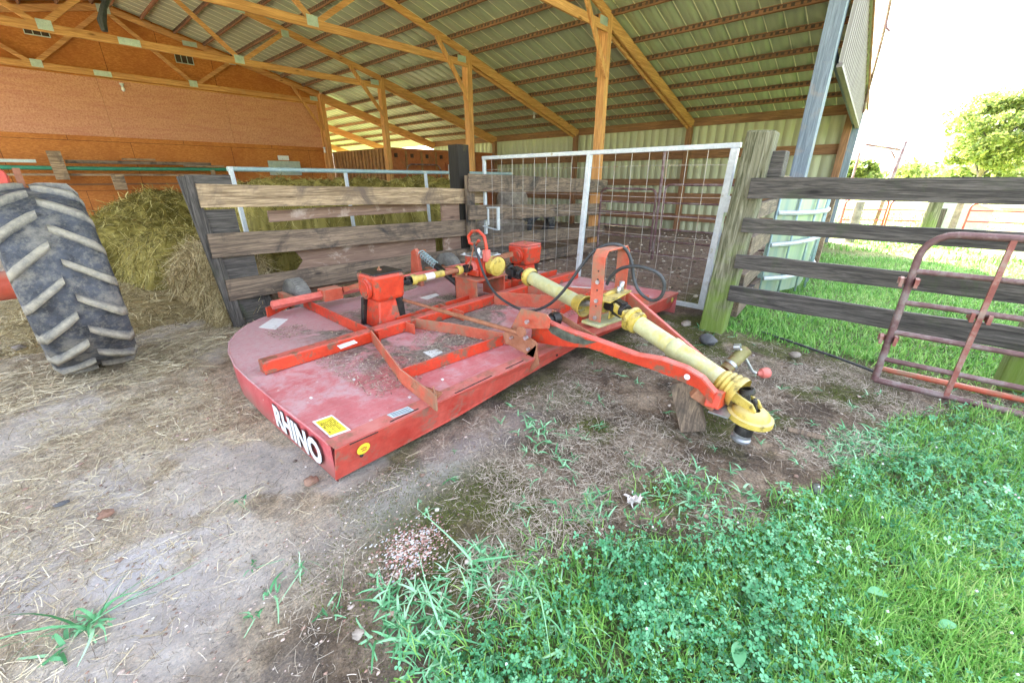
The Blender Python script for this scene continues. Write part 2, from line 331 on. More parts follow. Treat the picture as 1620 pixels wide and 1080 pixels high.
# ------------------------------------------------------------------ the pole barn
Zup = (0, 0, 1)
TY = [1.2, 4.75, 8.5, 12.25, 16.05]            # truss and post lines
def zr(x):                                      # underside of the roof sheets
    if x >= 8: return 4.38-.272*(x-8)
    if x >= 2.7: return 4.38+.245*(8-x)
    return zr(5.4-x)
barn = thing('pole_barn', (8, 8, 0), 'open pole barn with timber trusses, ribbed metal roof and a lean-to on its right side', 'barn')
XL = -2.6
def slope_sheet(x0, x1, ya, yb):                # ribbed sheets, ribs run down the slope, real rib profile
    prof = []; y = ya
    while y < yb:
        prof += [(y, 0), (y+.105, 0), (y+.115, .004), (y+.125, 0), (y+.245, 0), (y+.262, .03), (y+.288, .03)]; y += .305
    prof.append((yb, 0)); n = len(prof); vs = []; fs = []
    xs = np.linspace(x0, x1, 9)
    for x in xs:
        for (yy, dz) in prof: vs.append((x, yy, zr(x)+dz))
    for i in range(len(xs)-1):
        for k in range(n-1): fs.append((i*n+k, i*n+k+1, (i+1)*n+k+1, (i+1)*n+k))
    return vs, fs
vs, fs = slope_sheet(8.0, 13.35, .98, 27.5)
arr_mesh('roof', vs, fs, MAT['roof'], barn)['label'] = 'low slope of ribbed metal over the lean-to'
for x0, x1, l in ((2.7, 8.0, 'right slope of ribbed metal over the hall'), (-2.9, 2.7, 'left slope of ribbed metal over the hall')):
    vs, fs = slope_sheet(x0, x1, .98, 16.5); arr_mesh('roof', vs, fs, MAT['roof'], barn)['label'] = l
for x0, x1, ya, yb in ((8.02, 13.3, .99, 27.4), (2.72, 7.98, .99, 16.4)):  # pale strips under the sheets, the glow of each rib put into colour
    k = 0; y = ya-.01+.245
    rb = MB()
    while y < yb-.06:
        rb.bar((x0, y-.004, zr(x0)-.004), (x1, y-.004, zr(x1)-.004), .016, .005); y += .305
    rb.build('rib_glow', MAT['rib'], barn)  # pale strips paint the glow along the ribs
pxs = [8.12, 9.02, 9.7, 10.38, 11.02, 11.66, 12.3]+[7.45, 6.78, 6.1, 5.43, 4.76, 4.1, 3.43, 2.85]+[2.5, 1.85, 1.2, .5, -.2, -.9, -1.6, -2.3]
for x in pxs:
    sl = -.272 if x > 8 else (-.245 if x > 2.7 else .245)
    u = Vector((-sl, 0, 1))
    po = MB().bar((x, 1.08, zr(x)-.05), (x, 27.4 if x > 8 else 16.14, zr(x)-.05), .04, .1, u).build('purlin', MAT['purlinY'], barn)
    if x > 4:  # dark bars on the purlin face paint the scalloped shadow below the ribs
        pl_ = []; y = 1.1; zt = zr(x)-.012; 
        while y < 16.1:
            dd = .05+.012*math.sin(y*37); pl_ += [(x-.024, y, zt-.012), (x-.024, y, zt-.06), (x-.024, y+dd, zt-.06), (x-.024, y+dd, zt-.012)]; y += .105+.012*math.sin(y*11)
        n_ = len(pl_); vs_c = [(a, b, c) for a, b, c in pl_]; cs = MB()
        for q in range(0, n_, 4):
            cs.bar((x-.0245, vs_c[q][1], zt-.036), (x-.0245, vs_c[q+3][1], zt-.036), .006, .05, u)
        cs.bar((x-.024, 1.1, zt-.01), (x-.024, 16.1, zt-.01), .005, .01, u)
        cs.build('scallop_shade', MAT['purlin_shade'], po)
MB().box(12.93, 12.98, 1.1, 16.2, 2.82, 3.028).build('purlin', MAT['purlinY'], barn)
# posts
for i, y in enumerate(TY):
    if i: MB().box(7.92, 8.08, y-.09, y+.07, 0, 4.25).build('post', MAT['lumberZ'], barn, .006)
MB().box(7.86, 8.1, 1.1, 1.3, 0, 4.4).build('post', MAT['bluepost'], barn, .006, 'weathered blue grey corner post')
for i, y in enumerate(TY[:4]+[19.8, 23.6]): MB().box(12.78, 12.92, y-.07, y+.07, 0, 2.84).build('post', MAT['purlinZ'], barn)
MB().box(12.98, 13.12, 1.0, 1.14, 0, 2.9).build('post', MAT['bluepost'], barn, .004, 'grey eave corner post')
for y in TY[1:]: MB().box(-2.68, -2.52, y-.08, y+.08, 0, zr(-2.6)-.1).build('post', MAT['lumberZ'], barn)
# rafters of the lean-to
for i, y in enumerate(TY+[19.8, 23.6]):
    for s in ((-.11,) if i == 0 else (-.045, .045)):
        z0 = zr(8.05)-.16-.03; z1 = zr(12.88)-.16-.03
        MB().bar((8.02, y+s+(.06 if i == 0 else 0), z0-.04*(s > 0)), (12.9, y+s+(.06 if i == 0 else 0), z1-.04*(s > 0)), .042, .21, Zup).build('rafter', MAT['lumberX'], barn)
# trusses of the hall: fink pattern with nail plates
def truss(y, m):
    b = MB(); t = .042; zc = 4.03
    b.bar((-2.6, y, zc), (7.93, y, zc), t, .14)
    b.bar((2.7, y, zr(2.7)-.16), (7.97, y, zr(7.97)-.16), t, .14); b.bar((2.7, y, zr(2.7)-.16), (-2.6, y, zr(-2.6)-.16), t, .14)
    for s in (-1, 1):
        n = 2.7+1.55*s
        b.bar((n, y+.001, zc+.06), (2.7+.04*s, y+.001, zr(2.7)-.24), t*.92, .09)
        b.bar((n+.12*s, y-.001, zc+.06), (2.7+2.7*s, y-.001, zr(2.7+2.7)-.2), t*.92, .09)
    o = b.build('roof_truss', m, barn)
    for (x, z, w, h) in ((4.25, zc+.04, .2, .16), (1.15, zc+.04, .2, .16), (2.3, zc, .34, .12), (7.75, zc+.07, .26, .13), (4.4, zr(4.4)-.16, .34, .12), (5.4, zr(5.4)-.2, .18, .14), (2.7, zr(2.7)-.2, .25, .18)):
        sl = -.245 if z > 4.2 and abs(x-2.7) > .1 else 0
        MB().bar((x-w/2, y-.024, z-sl*-w/2), (x+w/2, y-.024, z+sl*w/2), .003, h).build('nail_plate', MAT['zinc'], o)
    return o
for i, y in enumerate(TY[1:]): truss(y-.075 if i < 3 else y+.04, MAT['lumberX'])
MB().bar((7.05, 16.0, 4.38), (7.88, 16.0, 3.1), .04, .09).build('knee_brace', MAT['lumberZ'], barn)
for y in TY[1:4]:
    MB().bar((7.0, y-.12, 4.4), (7.93, y-.12, 3.25), .04, .1).build('knee_brace', MAT['lumberZ'], barn)
for y in TY[1:4]:
    MB().bar((8.0, y+.1, 3.3), (8.0, y+.1, 4.3), .12, .04, (1, 0, 0)).build('post_block', MAT['lumberZ'], barn)
# end gable wall
gw = MB(); gw.prism([(-2.7, 16.2, 0), (8.05, 16.2, 0), (8.05, 16.2, zr(8.05)+.025), (2.7, 16.2, zr(2.7)+.025), (-2.7, 16.2, zr(-2.7)+.025)], (0, 1, 0), .03).build('end_wall', MAT['osb'], barn, 0, 'orange strand board end wall')
for (a, b_) in ((-2.6, 2.15), (2.155, 5.0), (5.005, 7.86)):
    MB().box(a, b_, 16.172, 16.197, 2.56-.0*a, 3.93).build('wall_panel', MAT['pinkply'], barn, 0, 'pinkish plywood sheet across the end wall')
MB().box(2.15, 7.9, 16.155, 16.171, 3.92, 3.945).build('wall_trim', MAT['lumberX'], barn)
MB().box(7.86, 8.0, 16.13, 16.199, 0, 4.0).build('corner_trim', MAT['lumberZ'], barn)
MB().box(-2.6, 7.85, 16.14, 16.199, 1.36, 1.4).build('wall_rail', MAT['purlinX'], barn)
for vx, vz in ((1.35, 4.78), (4.2, 4.68)):
    v = MB().box(vx-.2, vx+.2, 16.17, 16.199, vz-.1, vz+.1).build('gable_vent', MAT['vent'], barn)
    f = MB()
    for k in range(4): f.box(vx-.215+k*.138, vx-.2+k*.138, 16.158, 16.1695, vz-.1, vz+.1)
    f.box(vx-.215, vx+.214, 16.155, 16.168, vz+.1, vz+.12); f.box(vx-.215, vx+.214, 16.155, 16.168, vz-.12, vz-.1)
    f.build('vent_frame', MAT['zinc'], v)
# eave wall of the lean-to, vertical ribbed siding with girts
def siding_x(x, y0, y1, z0, z1, name, m, lab, pitch=.229):
    prof = []; y = y0
    while y < y1: prof += [(y, 0), (y+pitch*.76, 0), (y+pitch*.83, .02), (y+pitch*.93, .02)]; y += pitch
    prof.append((y1, 0)); n = len(prof); vs = [(x+d, yy, z) for z in (z0, z1) for (yy, d) in prof]
    fs = [(k, k+1, n+k+1, n+k) for k in range(n-1)]
    arr_mesh(name, vs, fs, m, barn)['label'] = lab
siding_x(13.0, 1.15, 16.2, .0, 3.0, 'eave_wall', MAT['siding'], 'ribbed olive tan siding of the low side wall')
for z0, z1 in ((2.0, 2.22), (1.28, 1.47), (.8, 1.08), (.3, .5)):
    MB().box(12.93, 12.975, 1.15, 16.0, z0, z1).build('girt', MAT['purlinY'], barn)
# gable siding above the lean-to opening
prof = []; x = 8.02
while x < 13.05: prof += [(x, 0), (x+.1, 0), (x+.115, -.035), (x+.17, -.035), (x+.185, 0)]; x += .2
n = len(prof)
vs = [(px_, 1.05+d, 2.98-.082*(px_-8.1)) for (px_, d) in prof]+[(px_, 1.05+d, zr(px_)+.0) for (px_, d) in prof]
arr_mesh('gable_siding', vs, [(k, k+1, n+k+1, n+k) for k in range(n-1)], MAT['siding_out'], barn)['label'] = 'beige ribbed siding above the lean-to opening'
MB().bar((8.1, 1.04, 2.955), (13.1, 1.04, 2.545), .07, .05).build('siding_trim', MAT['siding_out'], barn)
MB().bar((8.1, 1.12, 3.06), (12.95, 1.12, 2.66), .04, .14).build('door_header', MAT['bluepost'], barn)
MB().bar((8.0, .965, zr(8)+.0), (13.36, .965, zr(13.36)+.0), .02, .08).build('rake_trim', MAT['purlinX'], barn)
# stall room of rusty sheets behind the second post
room = thing('stall_room', (8.2, 12.4, 0), 'rusty orange sheet-walled room in the back corner of the lean-to', 'stall room')
w = MB(); w.box(8.15, 8.19, 12.45, 16.1, 0, 2.42)
for k in range(16): w.box(8.1, 8.149, 12.5+k*.22, 12.6+k*.22, 0, 2.4)
w.build('plank_wall', MAT['brownsheet'], room)
MB().box(8.12, 12.9, 12.42, 12.448, 0, 2.36).build('sheet_wall', MAT['container'], room)
st = [8.13+.62*k for k in range(8)]
for x in st: MB().box(x, x+.06, 12.37, 12.418, 0, 2.34).build('stud', MAT['brownsheet'], room)
MB().box(8.1, 12.9, 12.35, 12.41, 2.345, 2.42).build('top_plate', MAT['container'], room)
for x in st[:6]: MB().box(x+.22, x+.32, 12.38, 12.417, 2.14, 2.26).build('rafter_end', MAT['vent'], room)
dr = MB().box(10.5, 11.35, 12.34, 12.415, .1, 1.96).build('door', MAT['white'], room, .004)
MB().box(10.43, 10.497, 12.33, 12.41, .1, 2.02).build('door_frame', MAT['container'], dr)
MB().box(9.75, 9.95, 12.37, 12.415, 1.15, 1.5).build('window', MAT['vent'], room)
gl = MB().tube([(8.55, 12.1, .2), (8.55, 12.1, 1.75), (8.62, 12.1, 1.88), (8.75, 12.1, 1.93), (9.75, 12.1, 1.93), (9.9, 12.1, 1.88), (9.97, 12.1, 1.75), (9.97, 12.1, .2)], .024)
for z in (.5, .85, 1.2, 1.5): gl.tube([(8.55, 12.1, z), (9.97, 12.1, z)], .018)
tag(gl.build('tube_gate', MAT['tubered']), 'maroon round-cornered tube gate leaning on the rusty stall room', 'gate')
# fittings on the barn
def lamp(p, label):
    o = MB().lathe(p, (0, 0, -1), [(0, .01), (0, .05), (.03, .05), (.04, .03), (.08, .03)], 12).build('light_fixture', MAT['whitemetal'])
    MB().lathe(Vector(p)+Vector((0, 0, -.081)), (0, 0, -1), [(0, .018), (.03, .035), (.07, .04), (.1, .025), (.115, .002)], 12).build('bulb', MAT['white'], o)
    return tag(o, label, 'light', 'bulb holders in the barn')
lamp(PX(845, 183, 11.4)+Vector((0, 0, .1)), 'bare bulb holder under the lean-to roof beside the long rafter')
lamp(PY(192, 132, 16.05), 'bulb holder at the top of the pink plywood on the end wall')
lamp(PY(513, 233, 16.05), 'bulb holder at the bottom right corner of the pink plywood')
s_ = MB(); pts = [PY(172, -8, 12.0), PY(164, 12, 12.0), PY(161, 34, 12.0), PY(166, 50, 12.0)]
s_.tube(pts, [.06, .05, .07, .05], 8); tag(s_.build('tarp_strap', MAT['rubber']), 'dark rolled strap hanging over the truss chord', 'strap')
pan = MB().box(5.85, 6.9, 16.1, 16.13, 1.62, 2.07).build('wall_board', MAT['zinc']); tag(pan, 'pale grey-green board fixed to the end wall above the hay', 'board')
tag(MB().box(6.2, 6.55, 16.1, 16.12, 2.1, 2.24).build('small_sign', MAT['white']), 'small white notice above the pale board on the end wall', 'sign')
# lumber and pipe rack on the end wall
def rack_item(name, x0, x1, z, r, m, label, cat, y=15.75, h=None):
    if h: o = MB().box(x0, x1, y-.05, y+.05, z, z+h).build(name, m)
    else: o = MB().tube([(x0, y, z), ((x0+x1)/2, y, z-.02), (x1, y, z)], r, 10).build(name, m)
    return tag(o, label, cat, 'boards and pipe stored on the wall rack')
for x in (.75, 4.05):
    t = thing('rack_bracket', (x, 15.9, 1.1), 'wooden bracket holding the long boards, '+('near the tractor tyre' if x < 1 else 'at the right end of the boards'), 'bracket', 'brackets of the wall rack')
    MB().box(x-.03, x+.22 if x < 1 else x+.08, 15.62, 15.66, 1.5 if x < 1 else 1.1, 2.15 if x < 1 else 1.75).build('upright', MAT['tan'], t); MB().box(x, x+.08, 15.68, 16.15, 1.5, 1.56).build('arm', MAT['purlinY'], t)
rack_item('green_pipe', -1.5, 4.9, 1.78, .05, MAT['greenpipe'], 'long green pipe lying on the wall rack', 'pipe', 15.72)
rack_item('long_board', -1.5, 3.9, 1.59, 0, MAT['tan'], 'pale long board lowest on the wall rack', 'board', 15.75, .05)
rack_item('long_board', -1.5, .5, 1.88, 0, MAT['zinc'], 'pale metal strip above the green pipe at the left edge', 'board', 15.72, .07)
rack_item('long_board', 1.0, 4.1, 1.88, 0, MAT['grey'+'X'], 'grey board above the green pipe, right of the bracket', 'board', 15.78, .08)
rack_item('long_board', 2.1, 2.8, 1.985, 0, MAT['tan'], 'short tan offcut on top of the stored boards', 'board', 15.8, .04)
rack_item('long_board', 3.4, 4.4, 1.84, 0, MAT['tan'], 'pale board end sticking out right above the green pipe', 'board', 15.66, .04)
tag(MB().box(1.7, 1.95, 15.2, 15.25, 1.25, 1.62).build('feed_sack_board', MAT['tan']), 'small pale board standing just right of the tyre top', 'board')
# ------------------------------------------------------------------ board fences
def board(name, p0, p1, h, m, parent, t=.038, n=8, wob=.004):
    return MB().bar(p0, p1, t, h, Zup, n, wob).build(name, m, parent, .004)
fl = thing('board_fence', (3, 5, 0), 'leaning board fence panel of three weathered planks behind the mower', 'fence')
board('board', (1.13, 4.99, 1.355), (4.98, 4.99, 1.235), .215, MAT['tan'], fl)
board('board', (1.11, 4.99, .88), (4.72, 4.99, .77), .235, MAT['greyX'], fl)
board('board', (1.16, 4.99, .425), (4.86, 4.99, .34), .225, MAT['greyX'], fl)
MB().bar((1.07, 5.04, 1.53), (1.2, 5.02, 0), .07, .11, (1, 0, 0)).build('end_post', MAT['darkZ'], fl, .006, 'black rotten end post')
MB().bar((1.45, 5.1, .42), (1.55, 5.05, 0), .05, .16, (1, 0, 0)).build('leg', MAT['darkZ'], fl)
MB().box(1.08, 1.45, 5.03, 5.06, 1.42, 1.54).build('cross_cleat', MAT['darkX'], fl)
MB().box(1.1, 1.42, 5.03, 5.06, .95, 1.22).build('cleat', MAT['darkX'], fl); MB().box(1.15, 1.5, 5.03, 5.06, .02, .76).build('cleat', MAT['darkX'], fl)
MB().box(4.12, 4.46, 5.03, 5.07, .2, 1.32).build('upright_board', MAT['ply'], fl)
board('board', (1.75, 5.12, 1.12), (3.9, 5.12, 1.12), .12, MAT['ply'], fl)
pl = MB(); a = [(2.0, 5.1, .62)]; 
poly = [(1.75, 5.09, .2), (4.0, 5.09, .28), (4.0, 5.09, .85), (1.72, 5.09, .88), (1.66, 5.09, .74), (1.95, 5.09, .72), (2.02, 5.09, .6), (1.93, 5.09, .5), (1.66, 5.09, .47), (1.6, 5.09, .25)]
pl.prism(poly, (0, 1, 0), .02).build('plywood_sheet', MAT['ply'], fl, 0, 'torn pinkish plywood sheet with a round bite')
poly = [(1.45, 5.14, 0), (2.4, 5.14, .05), (2.4, 5.14, .34), (1.6, 5.14, .32)]
MB().prism(poly, (0, 1, 0), .02).build('plywood_sheet', MAT['tan'], fl)
tp = MB().box(4.49, 4.72, 4.99+.05, 5.26, 0, 1.97).build('tie_post', MAT['tie'], None, .01); tag(tp, 'thick black railroad-tie post between the two board fences', 'post')
fm = thing('board_fence', (6.5, 4.9, 0), 'grey board fence panel seen through the left half of the white wire gate', 'fence')
for (za, zb, h, xa) in ((1.44, 1.34, .25, 4.52), (1.01, .88, .225, 4.5), (.56, .43, .22, 4.52), (.2, .1, .2, 4.6)):
    board('board', (xa, 4.86, za), (8.24, 4.62, zb), h, MAT['greyX'], fm)
MB().box(4.5, 4.66, 4.885, 4.93, .6, 1.54).build('cleat', MAT['greyZ'], fm)
fr = thing('board_fence', (4.45, 0, 0), 'dark mossy four-board fence on the right, behind the maroon tube gate', 'fence')
for (z, h) in ((1.412, .17), (1.09, .125), (.752, .135), (.43, .16)):
    board('board', (4.42, 1.02, z), (4.47, -2.6, z-.015), h, MAT['darkY'], fr, .04, 12, .006)
MB().bar((4.62, -1.02, 0), (4.62, -1.02, 1.45), .2, .2, (1, 0, 0)).build('fence_post', MAT['mossy'], fr, .02)
MB().bar((4.62, -2.5, 0), (4.62, -2.5, 1.45), .2, .2, (1, 0, 0)).build('fence_post', MAT['mossy'], fr, .02)
hp = MB(); hp.bar((4.5, 1.13, -.02), (4.58, 1.03, 1.885), .235, .2, (1, 0, 0), 6, .006).build('hinge_post', MAT['mossy'], None, .02)
hp = bpy.data.objects['hinge_post']; tag(hp, 'leaning green mossy wooden post that hangs the white wire gate', 'post')
fb = thing('board_fence', (6.3, 1.2, 0), 'fence of weathered boards running from the mossy post to the blue barn post, seen end-on', 'fence')
for (z, h) in ((1.2, .15), (.86, .2), (.5, .17), (.22, .16)):
    board('board', (4.62, .98, z), (7.9, 1.2, z), h, MAT['greyX'], fb, .06)
MB().prism([(4.62, .93, 1.54), (4.62, .93, 1.74), (4.85, .96, 1.66), (5.3, 1.0, 1.54), (7.8, 1.15, 1.48), (7.8, 1.15, 1.3), (4.62, .93, 1.38)], (0, 1, 0), .05).build('board', MAT['greyX'], fb, .004, 'curved top board')
MB().box(4.56, 4.75, .82, .95, 1.5, 1.72).build('block', MAT['darkY'], fb, .01)
# ------------------------------------------------------------------ wire gate
gt = thing('wire_gate', (4.9, 1.3, 0), 'white framed wire mesh farm gate standing closed behind the mower', 'gate')
f = MB(); x = 4.9
def gbox(b, y0, z0, y1, z1, w=.045): b.bar((x, y0, z0), (x, y1, z1), w, w, (1, 0, 0))
gbox(f, 1.28, 1.8, 4.93, 1.79, .05); gbox(f, 1.31, .1, 4.93, .1, .05)
gbox(f, 4.9, .12, 4.9, 1.77, .045)
f.build('gate_frame', MAT['whitemetal'], gt, .006)
q = MB(); q.bar((x, 1.33, 1.775), (x, 1.39, .125), .07, .07, (1, 0, 0)); q.build('hinge_stile', MAT['whitemetal'], gt, .006)
q = MB(); q.bar((x, 3.02, 1.775), (x, 3.1, .125), .06, .06, (1, 0, 0)); q.build('middle_stile', MAT['whitemetal'], gt, .006)
w = MB()
ys = list(np.linspace(1.58, 2.86, 7))+list(np.linspace(3.27, 4.72, 8))
for i, yy in enumerate(ys):
    jog = random.uniform(-.02, .02)
    w.tube([(x-.02, yy, 1.79 if i > 1 else 1.78), (x-.02+jog*.3, yy+jog*.5, 1.2), (x-.015, yy+jog, .6), (x-.02, yy, .12)], .003, 5)
for z in (1.62, 1.3, 1.08, .86, .64, .42, .24):
    w.tube([(x-.012, 1.36, z), (x-.018, 2.2, z+random.uniform(-.012, .012)), (x-.01, 3.05, z), (x-.018, 4.0, z+random.uniform(-.012, .012)), (x-.012, 4.9, z)], .0028, 5)
w.build('wire_mesh', MAT['wire'], gt)
l = MB(); l.bar((4.86, 4.58, 1.08), (4.86, 4.58, .74), .03, .05, (1, 0, 0)); l.bar((4.86, 4.95, 1.06), (4.86, 4.56, 1.08), .02, .03, (1, 0, 0)); l.bar((4.86, 4.92, .78), (4.86, 4.6, .74), .02, .03, (1, 0, 0)); l.bar((4.86, 4.8, 1.05), (4.86, 4.8, .8), .02, .03, (1, 0, 0))
l.build('latch_handle', MAT['whitemetal'], gt, .003)
for z in (1.25, .42):
    h = MB(); h.box(4.84, 4.93, 1.2, 1.33, z-.09, z+.07); h.tube([(4.8, 1.19, z-.1), (4.8, 1.19, z+.1)], .022, 10); h.build('hinge', MAT['whitemetal'], gt, .003)
ch = MB()
for k in range(9):
    c = Vector((4.78, 1.2+.01*(k % 2), 1.14-k*.03)); ch.tube([c+Vector((0, .012*math.cos(a)*(1+.0), .02*math.sin(a))) for a in np.linspace(0, 2*math.pi, 9)], .004, 5, False)
tag(ch.build('gate_chain', MAT['steel']), 'short rusty chain hanging between the gate hinge and the mossy post', 'chain')
# ------------------------------------------------------------------ maroon tube gates
def tube_gate(name, P0, P1, z0, z1, rails, r, m, label, group, rad=.13, stays=(), round_end=(True, True)):
    P0 = Vector(P0); P1 = Vector(P1); t = thing(name, (P0.x, P0.y, 0), label, 'gate', group)
    d = (P1-P0).normalized(); U = Vector((0, 0, 1)); pts = []
    A = lambda s, z: P0+d*s+U*z
    L = (P1-P0).length
    def corner(cs, cz, a0, a1): return [A(cs+rad*math.cos(a), cz+rad*math.sin(a)) for a in np.linspace(a0, a1, 6)]
    pts += [A(0, z0)]
    pts += corner(rad, z1-rad, math.pi, math.pi/2) if round_end[0] else [A(0, z1)]
    pts += corner(L-rad, z1-rad, math.pi/2, 0) if round_end[1] else [A(L, z1)]
    pts += [A(L, z0)]
    MB().tube(pts, r, 10).build('gate_frame', m, t)
    b = MB().tube([A(0, z0), A(L, z0)], r*.95, 10)
    for z in rails: MB().tube([A(r*.6, z), A(L-r*.6, z)], r*.8, 10).build('rail', m, t)
    b.build('bottom_rail', m, t)
    for s in stays: MB().bar(A(s, z0), A(s, z1), r*1.7, r*1.2, d).build('stay', MAT['tubestay'], t)
    return t
tg = tube_gate('tube_gate', (4.06, -.22, 0), (4.0, -2.7, 0), .02, 1.14, (.2, .42, .65, .88), .024, MAT['tubered'], 'maroon tube gate propped against the dark fence at the right edge', 'maroon tube gates', .16, (.4, 1.5))
for (y, z) in ((-.215, .8), (-.215, .36), (-.62, .62)):
    c_ = MB(); c_.box(4.0, 4.09, y-.05, y-.03, z-.03, z+.03); c_.box(4.0, 4.09, y+.03, y+.05, z-.03, z+.03); c_.box(4.085, 4.1, y-.06, y+.06, z-.022, z+.022); c_.build('hinge_clamp', MAT['tubestay'], tg)
tag(MB().tube([(4.32, -.25, .03), (4.3, -.9, .035), (4.25, -2.7, .03)], .022, 10).build('loose_pipe', MAT['redrust']), 'loose rusty pipe lying on the ground under the maroon gate', 'pipe')
tag(MB().tube([(4.7, .7, .015), (4.5, .35, .03), (4.36, .05, .03), (4.25, -.15, .03), (4.2, -.25, .02)], .012, 8).build('black_hose', MAT['rubber']), 'thin black hose lying on the dirt by the foot of the maroon gate', 'hose')
tube_gate('tube_gate', (8, 4.6, 0), (8, 3.42, 0), .12, 1.3, (.4, .6, .85, 1.05), .022, MAT['tubered'], 'short maroon tube gate behind the middle of the wire gate', 'maroon tube gates', .12)
tube_gate('tube_gate', (8, 3.26, 0), (8, 1.35, 0), .1, 1.38, (.36, .58, .83, 1.06), .022, MAT['tubered'], 'long maroon tube gate behind the right half of the wire gate', 'maroon tube gates', .1)
tag(MB().tube([(7.97, 3.34, 0), (7.97, 3.34, 1.95)], .028, 10).build('pipe_post', MAT['tubered']), 'tall thin maroon pipe post between the two inner tube gates', 'post')
# pale blue rail that holds the hay back
hr = thing('hay_rail', (4, 7, 0), 'pale blue pipe rail on thin white legs in front of the hay', 'rail')
MB().tube([(2.0, 7, 1.63), (4.5, 7, 1.615), (7.9, 7, 1.6)], .033, 10).build('top_pipe', MAT['bluepipe'], hr)
for i, xx in enumerate((2.03, 3.7, 5.35)): MB().bar((xx, 6.97, 1.66 if i == 0 else 1.59), (xx+.03, 6.97, 0), .06 if i == 0 else .035, .05, (1, 0, 0)).build('leg', MAT['whitemetal'], hr)
MB().bar((2.0, 7.03, .55), (7.9, 7.03, .5), .04, .1).build('lower_rail', MAT['purlinX'], hr)
# ------------------------------------------------------------------ tractor at the left edge
def mk_tyre():
    m, nt, bs = new('dusty_tyre_rubber'); v = coords(nt, rnd=False); a = noise(nt, v, 9, 8, .7); b = noise(nt, v, 5, 9, .75)
    col = ramp(nt, a, [(.35, (.02, .022, .028)), (.6, (.065, .072, .09))]); col = mix(nt, ramp(nt, b, [(.5, 0), (.66, .75)]), col, (.26, .24, .2))
    col = mix(nt, ramp(nt, noise(nt, v, 28, 8, .8), [(.5, 0), (.64, .6)]), col, (.2, .19, .16))
    ge = N(nt, 'ShaderNodeAttribute'); ge.attribute_name = 'lugtop'; col = mix(nt, mth(nt, 'MULTIPLY', ge.outputs['Fac'], ramp(nt, noise(nt, v, 14, 8, .8), [(.35, .35), (.6, .95)])), col, (.36, .33, .26))
    nt.links.new(col, bs.inputs['Base Color']); bs.inputs['Roughness'].default_value = .75; bump(nt, bs, noise(nt, v, 40, 6, .7), .4, .004); return m
MAT['tyre'] = mk_tyre()
tr = thing('tractor', (-.2, 5, 0), 'old tractor at the left edge with big dusty lugged rear tyre', 'tractor')
wc = Vector((.055, 4.86, .74)); TR, TW = .705, .5
V = []; Fq = []; A_ = []
prof = [(-.62, .30), (-.9, .42), (-1.03, .54), (-1.0, .63), (-.93, .68), (-.6, .70), (0, TR), (.6, .70), (.93, .68), (1.0, .63), (1.03, .54), (.9, .42), (.62, .30)]
SEG = 96
for (sx, r) in prof:
    for k in range(SEG):
        a = 2*math.pi*k/SEG; V.append((wc.x+sx*TW/2, wc.y+math.cos(a)*r, wc.z+math.sin(a)*r)); A_.append(0)
for i in range(len(prof)-1):
    for k in range(SEG): Fq.append((i*SEG+k, i*SEG+(k+1) % SEG, (i+1)*SEG+(k+1) % SEG, (i+1)*SEG+k))
def crown(t): a = abs(t); return .703-.012*a*a-(.05*max(0, a-.85)/.15)
NL = 18
for side in (-1, 1):
    for k in range(NL):
        a0 = 2*math.pi*(k+(.5 if side > 0 else 0))/NL
        for j in range(7):
            t = .05+j*(.96/6); x = wc.x+side*t*TW/2; ang = a0+.27*t
            w = (.021 if j else .017)+.005*t+random.uniform(-.0015, .0015); hgt = .042
            base = crown(t); b0 = len(V)
            for (dw, rr, lt) in ((-w-.014, base-.01, 0), (-w, base+hgt*(.92 if j not in (0, 6) else .75), 1), (w, base+hgt*(.92 if j not in (0, 6) else .75), 1), (w+.014, base-.01, 0)):
                aa = ang+dw/base+math.pi/2; V.append((x, wc.y+math.cos(aa)*rr, wc.z+math.sin(aa)*rr)); A_.append(lt)
            if j:
                for q in range(3): Fq.append((b0-4+q, b0-3+q, b0+q+1, b0+q))
            if j in (0, 6): Fq.append((b0, b0+1, b0+2, b0+3))
# front of the wheel faces -Y: lugs must point up there, so the tread is mirrored front to back
o = arr_mesh('rear_tyre', V, Fq, MAT['tyre'], tr, {'lugtop': A_})
MB().lathe(wc+Vector((-.14, 0, 0)), (1, 0, 0), [(0, .02), (0, .12), (.02, .2), (.1, .26), (.06, .3), (0, .33), (.3, .33), (.24, .3), (.2, .26), (.16, .12), (.16, .02)], 40).build('wheel_rim', MAT['whitemetal'], o)
MB().tube([(-1.6, 4.97, .745), (-.1, 4.97, .745)], .11, 16).build('axle', MAT['redrust'], tr)
fd = MB(); op = []
for a in np.linspace(R(60), R(140), 8): op.append((0, 4.97-math.cos(a)*.93+.05, .72+math.sin(a)*.92-.03))
fd2 = [Vector((-.62, p[1], p[2])) for p in op]
fd.prism([Vector((-.55, p[1], p[2])) for p in op]+[Vector((-.55, p[1]*.98+.1, p[2]-.05)) for p in reversed(op)], (1, 0, 0), .3)
fd.build('fender', MAT['pinkred'], tr, .02)
MB().bar((-.33, 4.86, 1.5), (-.02, 4.9, 1.47), .2, .22, Zup, 2).build('fender_corner', MAT['pinkred'], tr, .06)
MB().bar((.035, 5.0, 1.38), (.04, 5.05, 1.58), .02, .04, (1, 0, 0)).build('light_bracket', MAT['rust'], tr)
